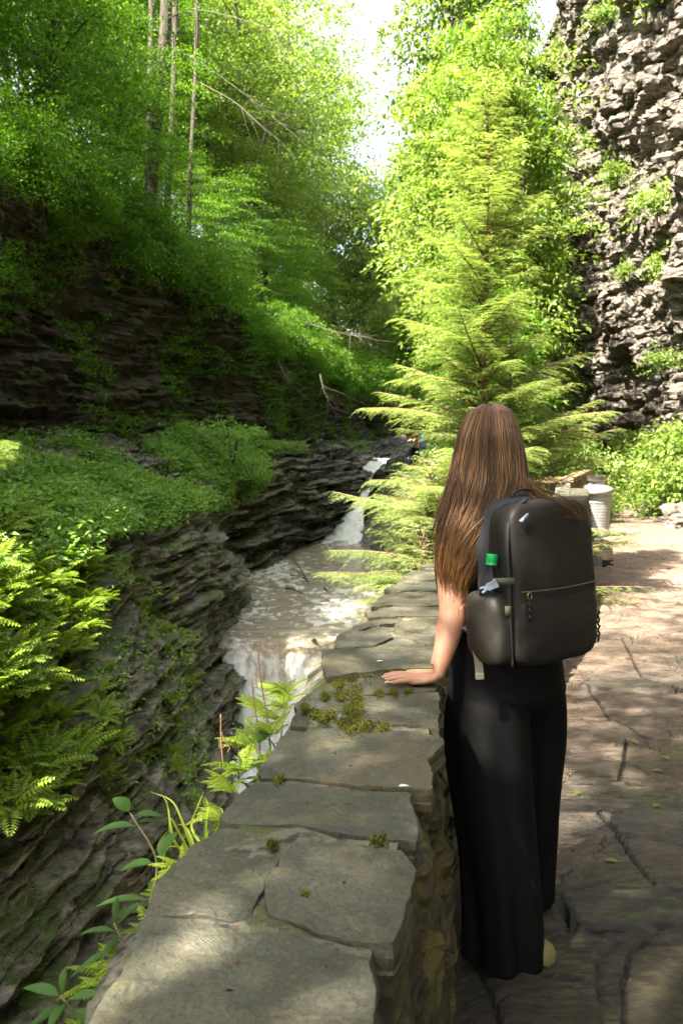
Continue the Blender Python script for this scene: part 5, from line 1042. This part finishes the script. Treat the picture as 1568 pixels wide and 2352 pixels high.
# left hand, flat on the slate, fingers to the left
zt_ = ZC + .012
palm = [((.296, 2.655, .905), .027, .024), ((.288, 2.648, .882), .029, .024), ((.272, 2.645, .868), .034, .017), ((.245, 2.645, .862), .040, .0145), ((.215, 2.646, .859), .042, .012), ((.198, 2.647, .857), .039, .010)]
for k in range(len(palm) - 1): pass
prg = []
for c, b_, h_ in palm:
    t = np.arange(20) / 20 * 2 * math.pi; ax = A3(0, 1, 0); up = A3(.0, 0, 1) if c[0] < .28 else unit(A3(-.7, 0, .7)); prg.append(np.array(c) + np.cos(t)[:, None] * ax * b_ + np.sin(t)[:, None] * up * h_)
B.add(*rings(prg))
for (y0, x1, y1, r0, lift) in [(2.614, .146, 2.602, .0078, .004), (2.634, .130, 2.630, .0088, .006), (2.657, .122, 2.656, .0092, .007), (2.679, .130, 2.684, .0088, .006)]:
    x0 = .205; p_ = [A3(x0 + .02, y0, zt_ + .006), A3(x0 - .002, y0, zt_ + .009), A3(x0 * .55 + x1 * .45, y0 * .55 + y1 * .45, zt_ + r0 * .5 + lift), A3(x0 * .25 + x1 * .75, y0 * .25 + y1 * .75, zt_ + r0 * .6 + lift * .5), A3(x1, y1, zt_ + r0 * .35)]
    B.add(*limb(p_, [r0 * 1.15, r0 * 1.12, r0, r0 * .92, r0 * .72], 12, 5))
B.add(*limb([A3(.27, 2.675, .868), A3(.245, 2.70, .864), A3(.222, 2.722, .861), A3(.198, 2.736, .857)], [.015, .0125, .0105, .0075], 12, 5))
# right hand resting in front
B.add(*limb([A3(.53, 3.13, .98), A3(.49, 3.145, .965), A3(.455, 3.15, .955)], [.024, .03, .026], 14, 5))
for f in range(4): B.add(*limb([A3(.462, 3.135 + f * .012, .972 - f * .013), A3(.42, 3.14 + f * .012, .962 - f * .013), A3(.40, 3.15 + f * .01, .945 - f * .012)], [.0085, .008, .0065], 8, 4))
B.add(*limb([A3(.50, 3.13, .985), A3(.47, 3.13, .998), A3(.45, 3.135, 1.0)], [.011, .01, .008], 8, 4))
o = B.obj('body', M['skin'], per); o.data.transform(__import__('mathutils').Matrix.Translation(-PO)); remesh(o, .0032, 5, .5)
# nails
for k, (x1, y1, r0) in enumerate([(.146, 2.602, .0078), (.130, 2.630, .0088), (.122, 2.656, .0092), (.130, 2.684, .0088)]):
    V, Fc = bigleaf(A3(x1 + .009, y1, zt_ + r0 * 1.02) - PO, A3(-1, 0, -.22), A3(-.2, 0, 1), .013, .0125, 0); mesh('nail', V, Fc, plain('nail', (.72, .45, .40), .25, .05), per, True)
# black sleeveless top
M['black'] = plain('black_cloth', (.005, .005, .006), .82, .3, 60, .0006, **{'Specular IOR Level': .1})
m = N('black_trousers'); v = m.coord((1, 1, .25)); n = m.noise(v, 9, 4); n2 = m.noise(m.coord((1, 1, 1)), 420, 2)
M['trous'] = m.fin(m.mix(n, (.002, .0019, .0021), (.0048, .0045, .0048)), .72, m.bump(n2, .0006, .5, m.bump(n, .01, .5)), **{'Specular IOR Level': .12})
B = Batch(); B.add(*rings([ell(c, a + .010, b + .012) for c, a, b in tor[:6]]))
o = B.obj('top', M['black'], per); o.data.transform(__import__('mathutils').Matrix.Translation(-PO)); remesh(o, .005, 4)
# wide trousers
B = Batch()
hip = [((.497, 2.81, 1.03), .145, .108), ((.506, 2.808, .98), .170, .128), ((.514, 2.805, .90), .182, .145), ((.520, 2.81, .82), .186, .155), ((.522, 2.815, .775), .187, .158), ((.524, 2.82, .72), .14, .115)]
B.add(*rings([ell(c, a, b, 40, 2.2) for c, a, b in cr(np.array([[*c, a, b] for c, a, b in hip]), 24)[:, :].tolist() and [((q[0], q[1], q[2]), q[3], q[4]) for q in cr(np.array([[*c, a, b] for c, a, b in hip]), 24)]]))
def leg(rows, seed):
    A = cr(np.array(rows, float), 60); out = []
    for k, (x, y, z, a, b) in enumerate(A):
        f = .075 * min(1, max(0, (.80 - z) / .4)) * (1 + .5 * math.sin(z * 9 + seed)); rr = ell((x, y, z), a, b, 96, 2.1, f, seed + 1.1 * math.sin(z * 2.2), 5); out.append(rr)
    return rings(out)
B.add(*leg([(.480, 2.80, .94, .06, .07), (.470, 2.785, .85, .100, .122), (.453, 2.765, .74, .118, .140), (.453, 2.735, .60, .122, .138), (.463, 2.71, .48, .119, .130), (.480, 2.67, .30, .111, .122), (.491, 2.642, .13, .110, .118), (.491, 2.632, .03, .111, .118), (.491, 2.632, .006, .110, .117)], 1.0))
B.add(*leg([(.560, 2.83, .94, .06, .07), (.583, 2.855, .85, .09, .115), (.606, 2.885, .74, .105, .130), (.618, 2.93, .60, .108, .132), (.613, 2.94, .45, .106, .125), (.616, 2.96, .28, .104, .12), (.618, 2.99, .12, .104, .118), (.618, 2.995, .012, .103, .115)], 2.3))
o = B.obj('trousers', M['trous'], per); o.data.transform(__import__('mathutils').Matrix.Translation(-PO)); remesh(o, .0055, 12, .5)
# shoes
M['shoe'] = plain('canvas_shoe', (.15, .125, .045), .8, .12, 60)
for (hx, hy, ln) in ((.622, 2.572, .25), (.655, 2.97, .24)):
    h = A3(hx, hy, 0); dr = unit(A3(-.55, .83, 0)); sd = A3(.83, .55, 0); out = []
    for t, wd, ht in ((0, .012, .030), (.03, .028, .052), (.10, .034, .062), (.3, .036, .062), (.55, .043, .05), (.8, .044, .034), (.95, .03, .026), (1, .01, .018)):
        a = np.arange(20) / 20 * 2 * math.pi; out.append(h + dr * (t * ln) + np.cos(a)[:, None] * sd * wd + (np.clip(np.sin(a), -.6, 1)[:, None] * A3(0, 0, 1) * ht * .62 + A3(0, 0, ht * .42 + .012)))
    V, Fc = rings(out); o = mesh('shoe', V - PO, fixF(Fc), M['shoe'], per, True)
# ------------------------------------------------------------------ hair: many fine strands following the head and back
yl = np.array([925, 940, 965, 1000, 1050, 1100, 1150, 1200, 1250, 1300, 1345], float)
xL = np.array([1110, 1085, 1072, 1061, 1052, 1043, 1027, 1010, 1003, 1003, 1012], float)
xR = np.array([1148, 1172, 1186, 1197, 1207, 1213, 1208, 1178, 1140, 1112, 1092], float)
hw = (xR - xL) / 2 / 770; hcx = (xR + xL) / 2
zl = 1.58 - (yl - 1000) / F * 2.74
Dep = np.array([.0, .05, .078, .098, .104, .104, .095, .07, .055, .045, .035])       # half depth of the hair mass
Yc = np.array([2.855, 2.85, 2.848, 2.842, 2.83, 2.805, 2.765, 2.72, 2.70, 2.69, 2.685])  # its centre
xc_ = (hcx - 784) / F * (Yc - Dep * .6)
hw = hw * (Yc - Dep * .6) / 2.71
def henv(z, s, dp=1.):
    q = np.interp(-z, -zl, np.arange(11)); f = lambda A: np.interp(q, np.arange(11), A)
    a = s * math.pi / 2; yaw = .35
    return np.stack([f(xc_) + f(hw) * np.sin(a) * dp, f(Yc) - f(Dep) * np.cos(a) * dp + .0 * z, z], -1)
def strand_batch(n, seed, wisp=False):
    r_ = np.random.RandomState(seed); K = 30; VV = []; TT = []; ends = []
    for k in range(n):
        s0 = r_.uniform(-1.35, 1.35); dp = r_.uniform(.80, 1.02) if not wisp else r_.uniform(1.0, 1.09)
        zend = np.interp(s0, [-1.3, -.8, -.3, .2, .7, 1.3], [1.262, 1.232, 1.21, 1.215, 1.24, 1.26]) + .045 * r_.randn() + (.1 * r_.rand() if r_.rand() < .3 else 0)
        z = np.linspace(0, 1, K) ** .9; z = 1.676 - .001 + (zend - 1.676) * z; z[0] = 1.678
        ph_, fr = r_.rand() * 6.28, r_.uniform(5, 9); wob = .02 + .06 * r_.rand() * (2.2 if wisp else 1); u_ = np.linspace(0, 1, K)
        s = s0 * (1 - .05 * u_) + wob * np.sin(fr * u_ + ph_) * u_ + .10 * np.sin(3 * u_ + round(s0 * 4)) * u_
        pts = henv(z, np.clip(s, -1.5, 1.5), dp)
        if wisp: pts = pts + A3(.012, .006, 0) * (u_ ** 2)[:, None] * r_.randn()
        VV.append(pts); TT.append(np.clip(.5 + .28 * math.sin(s0 * 9 + 2 * math.sin(s0 * 23)) + .22 * r_.randn(), 0, 1))
    return VV, TT
def strands_obj(VV, TT, r0, parent, name='hair', label=None, seed=0):
    A = np.array(VV); n, K = A.shape[:2]; r_ = np.random.RandomState(seed); T = unit(np.gradient(A, axis=1)); side = unit(np.cross(T, np.array([0, -1., 0]))); nb = np.cross(T, side); u_ = np.linspace(0, 1, K); rad = r0 * (1 - .75 * u_ ** 3)[None, :, None] * (.7 + .6 * r_.rand(n))[:, None, None]
    th = np.array([.5, 2.6, 4.7]); V = np.stack([A + rad * (side * math.cos(t) + nb * math.sin(t)) for t in th], 2).reshape(-1, 3); f0 = gridF(K, 3, True); Fc = (f0[None] + (np.arange(n) * K * 3)[:, None, None]).reshape(-1, 4)
    o = mesh(name, V - PO, Fc, M['hair'], parent, True, {'tint': np.repeat(TT, K * 3)}); 
    if label: o['label'] = label
    return o
m = N('hair'); t = m.attr('tint'); n = m.noise(m.coord((1, 1, .2)), 30, 3); tt = m.math('ADD', m.math('MULTIPLY', t, .75), m.math('MULTIPLY', n, .25))
M['hair'] = m.fin(m.ramp(tt, [(.1, (.026, .0095, .0026)), (.45, (.095, .039, .010)), (.75, (.165, .075, .019)), (1, (.25, .125, .034))]), .42, None, **{'Specular IOR Level': .45})
a, b = strand_batch(6500, 1); 
# the part swept to the right, over the pack
r_ = np.random.RandomState(9)
def sweep(n, seed, pxs, jit=1.):
    r_ = np.random.RandomState(seed); out = []; tt = []
    for k in range(n):
        s0 = r_.uniform(.35, 1.3); pts = []
        for z_ in np.linspace(1.675, 1.47, 14): pts.append(henv(np.array([z_]), np.array([s0]), r_.uniform(.99, 1.0))[0])
        w_ = r_.rand()
        for (x0, y0, x1, y1, Y_) in pxs: pts.append(P(x0 + (x1 - x0) * w_ + 3 * r_.randn() * jit, y0 + (y1 - y0) * w_ + 3 * r_.randn() * jit, Y_ + .008 * r_.randn()))
        out.append(cr(np.array(pts), 34)); tt.append(r_.rand())
    return out, tt
c, d = sweep(60, 3, [(1180, 1100, 1222, 1100, 2.74), (1195, 1135, 1245, 1118, 2.70), (1225, 1160, 1272, 1128, 2.64), (1255, 1176, 1308, 1140, 2.60), (1285, 1186, 1335, 1165, 2.60), (1310, 1190, 1345, 1192, 2.60)])
e_, f_ = sweep(70, 5, [(1170, 1125, 1210, 1115, 2.74), (1160, 1180, 1190, 1165, 2.70), (1150, 1225, 1215, 1178, 2.60), (1135, 1265, 1245, 1190, 2.585), (1120, 1300, 1280, 1175, 2.58)], 2.)
g_, h_ = strand_batch(420, 7, True)
# wavy ends turned over the shoulder strap
i_, j_ = [], []
for k in range(70):
    s0 = r_.uniform(.0, .9); q = [henv(np.array([z_]), np.array([s0]), 1.)[0] for z_ in np.linspace(1.675, 1.42, 16)]
    w_ = r_.randn() * 5; base = [(1145, 1200, 2.62), (1128, 1230, 2.60), (1133, 1262, 2.59), (1155, 1270, 2.585), (1172, 1245, 2.59), (1185, 1200, 2.60)] if k % 2 else [(1165, 1180, 2.65), (1172, 1215, 2.60), (1168, 1255, 2.585), (1150, 1295, 2.58), (1135, 1330, 2.60)]
    i_.append(cr(np.array(q + [P(x + w_ + 2 * r_.randn(), y + w_ + 3 * r_.randn(), Y_) for x, y, Y_ in base]), 40)[:, :]); j_.append(r_.rand())
hr = strands_obj(a, b, .0019, per); st = lambda L_: [cr(np.array(x), 30) if len(x) != 30 else x for x in L_]
res = lambda L_: [x[np.linspace(0, len(x) - 1, 30).astype(int)] for x in L_]
n_c = 1; A_ = list(a) + res(c) + res(e_) + list(g_) + res(i_); T_ = list(b) + d + f_ + h_ + j_
bpy.data.objects.remove(hr); hr = strands_obj(A_, T_, .00135, per)
# the hair's inner mass
zz = np.linspace(1.672, 1.19, 40); ss = np.linspace(-1.9, 1.9, 40); G = np.stack([henv(np.full(40, z_), ss, .84) for z_ in zz])
top_ = henv(np.array([1.674]), np.array([0.]), .1)[0]
mesh('hair_mass', G.reshape(-1, 3) - PO, gridF(40, 40), plain('hair_under', (.014, .006, .0025), .6), hr, True)

# ------------------------------------------------------------------ backpack
BK_O = A3(.485 + .15 * rv_[0], 2.50 + .15 * rv_[1], .925)
pack = empty('backpack', tuple(BK_O), YAW); tag(pack, 'large black backpack worn by the woman at the wall', 'backpack')
pack.rotation_euler = (R(-1.5), R(-2), YAW)
m = N('pack_cloth'); v = m.coord(); n = m.noise(v, 7, 4); n2 = m.noise(m.coord((1, 1, 1)), 500, 2)
M['pack'] = m.fin(m.mix(n, (.010, .0085, .0065), (.0185, .0155, .012)), .55, m.bump(n2, .0007, .6, m.bump(n, .012, .5)), **{'Specular IOR Level': .3})
M['packd'] = plain('pack_web', (.004, .004, .0045), .65, .2, 200, .0004); M['packg'] = plain('pack_shoulder', (.012, .0135, .017), .7, .2, 40, .0008)
def sbox(cx, cy, cz, w_, d_, h_, e=5., er=.10, taper=0., nz=40, n=72, bulge=0., back=0.):
    """soft cornered box: local x right, y forward, z up, base at cz"""
    out = []; t = np.linspace(-1, 1, nz)
    for q in t:
        q2 = math.copysign(abs(q) ** .8, q); z = cz + h_ * (.5 + .5 * q2); k = (1 - abs(q2) ** (2 / er * .25)) ** (.28) if abs(q2) < 1 else .02; k = max(k, .02); f = 1 - taper * (.5 + .5 * q2)
        th = np.arange(n) / n * 2 * math.pi; c, s_ = np.cos(th), np.sin(th); x = np.sign(c) * np.abs(c) ** (2 / e) * w_ / 2 * f * k; y = np.sign(s_) * np.abs(s_) ** (2 / e) * d_ / 2 * k
        bl = bulge * (1 - q2 * q2) * (s_ < 0) * np.clip(1 - (x / (w_ / 2)) ** 2, 0, 1); out.append(np.stack([x + cx, y * (1 + 0 * x) - bl + cy + back * (.5 + .5 * q2), np.full(n, z)], -1))
    V, Fc = rings(out); V = V + .0055 * np.stack([fbm(V * 9 + 2, 3), fbm(V * 9 + 7, 3), .3 * fbm(V * 9, 3)], -1); return V, Fc
def pmesh(name, V, Fc, mat, par=None): return mesh(name, V, fixF(Fc), mat, par or pack, True)
V, Fc = sbox(.005, .135, .0, .30, .115, .485, 5, .12, .06); pmesh('back_panel', V, Fc, M['packg'])
V, Fc = sbox(.012, .045, -.004, .328, .115, .478, 7, .055, .07, bulge=.012, back=.015); body = pmesh('pack_body', V, Fc, M['pack'])
def face(x, z): return -.0145 - .014 * (1 - (2 * z / .47 - 1) ** 2) * max(0, 1 - (x / .15) ** 2) + .015 * z / .47
# seam piping round the front panel
for xx in (-1, 1):
    pts = [A3(.012 + xx * (.161 - .010 * z / .47), .018 + .015 * z / .47, z) for z in np.linspace(.045, .40, 20)]; V, Fc = tube(pts, .0042, 8); pmesh('piping', V, Fc, M['packd'], body)
V, Fc = sbox(.016, .010, .010, .298, .05, .212, 6, .12, .0, bulge=.010, back=.0); pmesh('front_pocket', V, Fc, M['pack'])
zp_ = [A3(x, face(x, .225) - .003, .226 - .004 * math.sin((x + .15) * 9)) for x in np.linspace(-.130, .168, 24)]; V, Fc = tube(zp_, .0032, 6, True, .6); pmesh('zipper', V, Fc, plain('zip_olive', (.075, .07, .022), .5))
p0 = A3(-.112, face(-.112, .22) - .012, .222); V, Fc = tube([p0 + A3(.008 * math.cos(a), 0, -.008 + .009 * math.sin(a)) for a in np.linspace(0, 6.28, 12)], .0016, 5); zpl = pmesh('zipper_pull', V, Fc, plain('brass', (.35, .28, .12), .35, .1, metallic=.8))
V, Fc = tube([p0 + A3(.003 * math.sin(k * 1.9), -.003 * math.cos(k * 1.9), -.016 - k * .0055) for k in range(12)], [.0035 + .0014 * (k % 2) for k in range(12)], 7); pmesh('pull_cord', V, Fc, M['packd'], zpl)
# left side pocket (towards the wall) with bottle
V, Fc = sbox(-.168, .080, .012, .085, .155, .210, 3.2, .09, -.06, bulge=.0); pk = pmesh('side_pocket', V, Fc, M['pack'])
V, Fc = box(A3(-.150, .016, .176), (.014, .003, .030)); V[:, 0] -= .0; pmesh('tab', *box(A3(-.165, .004, .175), (.018, .003, .028), -.5), plain('khaki', (.09, .085, .05), .7, .1), pk)
# vertical dark band between side and front
pts = cr(np.array([A3(-.150, .018, .01), A3(-.158, .012, .10), A3(-.157, .014, .25), A3(-.150, .024, .36), A3(-.125, .035, .44), A3(-.06, .04, .478)]), 30); V, Fc = tube(pts, .014, 8, True, .35); pmesh('side_band', V, Fc, M['packd'])
# compression strap and pale buckle
V, Fc = box(A3(-.172, .012, .258), (.060, .004, .019), -.62); pmesh('strap', V, Fc, plain('webbing_grey', (.075, .075, .055), .7, .25, 300))
bk_ = empty('x'); bpy.data.objects.remove(bk_)
bu = Batch(); bc = A3(-.204, .030, .246); rot_ = np.array(__import__('mathutils').Matrix.Rotation(-.85, 3, 'Z') @ __import__('mathutils').Matrix.Rotation(-.45, 3, 'Y'))
for c0, s0 in (((0, 0, 0), (.020, .007, .022)), ((-.014, 0, .0), (.014, .006, .014)), ((-.024, 0, .006), (.012, .006, .006)), ((-.024, 0, -.006), (.012, .006, .006)), ((.016, 0, 0), (.012, .008, .024))):
    V, Fc = box(A3(0, 0, 0), s0); V = (V + A3(*c0)) @ rot_.T + bc; bu.add(V, Fc)
bevel(bu.obj('buckle', plain('buckle_pale', (.2, .24, .30), .4, .08), pack, False), .002)
# dangling strap, lower left
pts = cr(np.array([A3(-.185, .13, .13), A3(-.197, .115, .07), A3(-.200, .10, .02), A3(-.205, .09, -.015)]), 16)
G = np.stack([pts - A3(.010, -.006, 0), pts + A3(.010, -.006, 0)], 1); o = mesh('dangling_strap', G.reshape(-1, 3), gridF(16, 2), plain('khaki_strap', (.075, .068, .042), .7, .2, 200), pack); s_ = o.modifiers.new('s', 'SOLIDIFY'); s_.thickness = .003
V, Fc = box(A3(-.206, .088, -.020), (.024, .012, .018), -.5); bevel(mesh('strap_end', V, Fc, plain('khaki_end', (.15, .14, .10), .6, .1), o), .002)
# right side strap with black buckle sticking out
pts = cr(np.array([A3(.155, .05, .262), A3(.19, .05, .270), A3(.215, .045, .266), A3(.232, .04, .262)]), 12); G = np.stack([pts - A3(0, 0, .010), pts + A3(0, 0, .010)], 1); o = mesh('loose_strap', G.reshape(-1, 3), gridF(12, 2), plain('webbing_dark', (.07, .08, .07), .7, .25, 300), pack); s_ = o.modifiers.new('s', 'SOLIDIFY'); s_.thickness = .003
bu = Batch()
for c0, s0 in (((.240, .038, .262), (.018, .008, .022)), ((.255, .036, .263), (.014, .007, .016)), ((.267, .034, .269), (.012, .006, .006)), ((.268, .034, .256), (.012, .006, .006))): bu.add(*box(A3(*c0), s0))
bevel(bu.obj('buckle', M['packd'], pack, False), .002)
# right zip pulls
for k in range(2):
    V, Fc = tube([A3(.184 + .004 * math.sin(j * 2 + k), .01 + .012 * k, .13 - j * .007 - .008 * k) for j in range(12)] + [A3(.180 - .012 * k, .01, .035)], [.003 + .0013 * (j % 2) for j in range(13)], 6); pmesh('zipper_pull', V, Fc, M['packd'])
# logo tab
pt = A3(-.108, -.008, .430); V, Fc = box(pt, (.036, .003, .011)); V = (V - pt) @ np.array(__import__('mathutils').Matrix.Rotation(-.55, 3, 'Y')).T + pt; lt = pmesh('logo_tab', V, Fc, plain('tab_pale', (.2, .26, .34), .6, .05))
V, Fc = box(pt + A3(-.010, -.0025, 0), (.009, .002, .009)); V = (V - pt) @ np.array(__import__('mathutils').Matrix.Rotation(-.55, 3, 'Y')).T + pt; pmesh('logo', V, Fc, plain('logo_white', (.8, .82, .85), .5, .02), lt)
V, Fc = box(pt + A3(-.010, -.0042, .0003), (.0035, .001, .0035)); V = (V - pt) @ np.array(__import__('mathutils').Matrix.Rotation(-.55, 3, 'Y')).T + pt; pmesh('logo', V, Fc, plain('logo_mark', (.2, .26, .34), .5, .02), lt)
# grab handle and shoulder straps
pts = [A3(.045 * math.cos(a), .12, .478 + .022 * math.sin(a)) for a in np.linspace(0, math.pi, 14)]; V, Fc = tube(pts, .006, 8, True, .6); pmesh('grab_handle', V, Fc, M['packd'])
for s_ in (-1, 1):
    pts = cr(np.array([A3(s_ * .055, .175, .44), A3(s_ * .085, .23, .475), A3(s_ * .105, .30, .46), A3(s_ * .12, .345, .36), A3(s_ * .14, .33, .22), A3(s_ * .15, .25, .12), A3(s_ * .14, .19, .09)]), 40); T = unit(np.gradient(pts, axis=0)); sd = unit(np.cross(T, A3(0, 0, 1)) + A3(.0, 0, 0)); sd = np.tile(A3(1, 0, 0), (40, 1)); G = np.stack([pts - sd * .028, pts + sd * .028], 1); o = mesh('shoulder_strap', G.reshape(-1, 3), gridF(40, 2), M['packg'], pack, True); q_ = o.modifiers.new('s', 'SOLIDIFY'); q_.thickness = .010; q_.offset = 1
o = mesh('adjuster', *box(A3(-.07, .165, .462), (.030, .006, .014), .5), plain('grey_plastic', (.17, .17, .16), .5), pack)
# ------------------------------------------------------------------ bottle in the side pocket
bw = pack.matrix_basis @ Vector((-.184, .074, .104))
bt = empty('bottle', tuple(bw), 0); bt.rotation_euler = (R(-3), R(3), 0); tag(bt, 'clear plastic drink bottle with a bright green cap in the pack pocket', 'bottle')
m = N('clear_plastic'); M['pet'] = m.fin((.86, .95, .93), .04, None, **{'Transmission Weight': 1., 'IOR': 1.12})
V, Fc = lathe([(.001, 0), (.028, 0), (.031, .01), (.031, .10), (.030, .125), (.026, .150), (.018, .178), (.013, .190), (.0125, .203)], 32); mesh('bottle_body', V, Fc, M['pet'], bt, True)
m = N('bottle_water'); M['petw'] = m.fin((.80, .90, .88), .02, None, **{'Transmission Weight': 1., 'IOR': 1.2})
V, Fc = lathe([(.0165, .195), (.0165, .198), (.0155, .2), (.0155, .203), (.0165, .205), (.0165, .222), (.0155, .225), (0, .2255)], 40); V[:, :2] *= (1 + .03 * ((np.arange(len(V)) % 2) * 2 - 1) * ((V[:, 2] > .204) & (V[:, 2] < .223)))[:, None]; mesh('cap', V, Fc, plain('cap_green', (.01, .34, .09), .35, .05), bt, True)
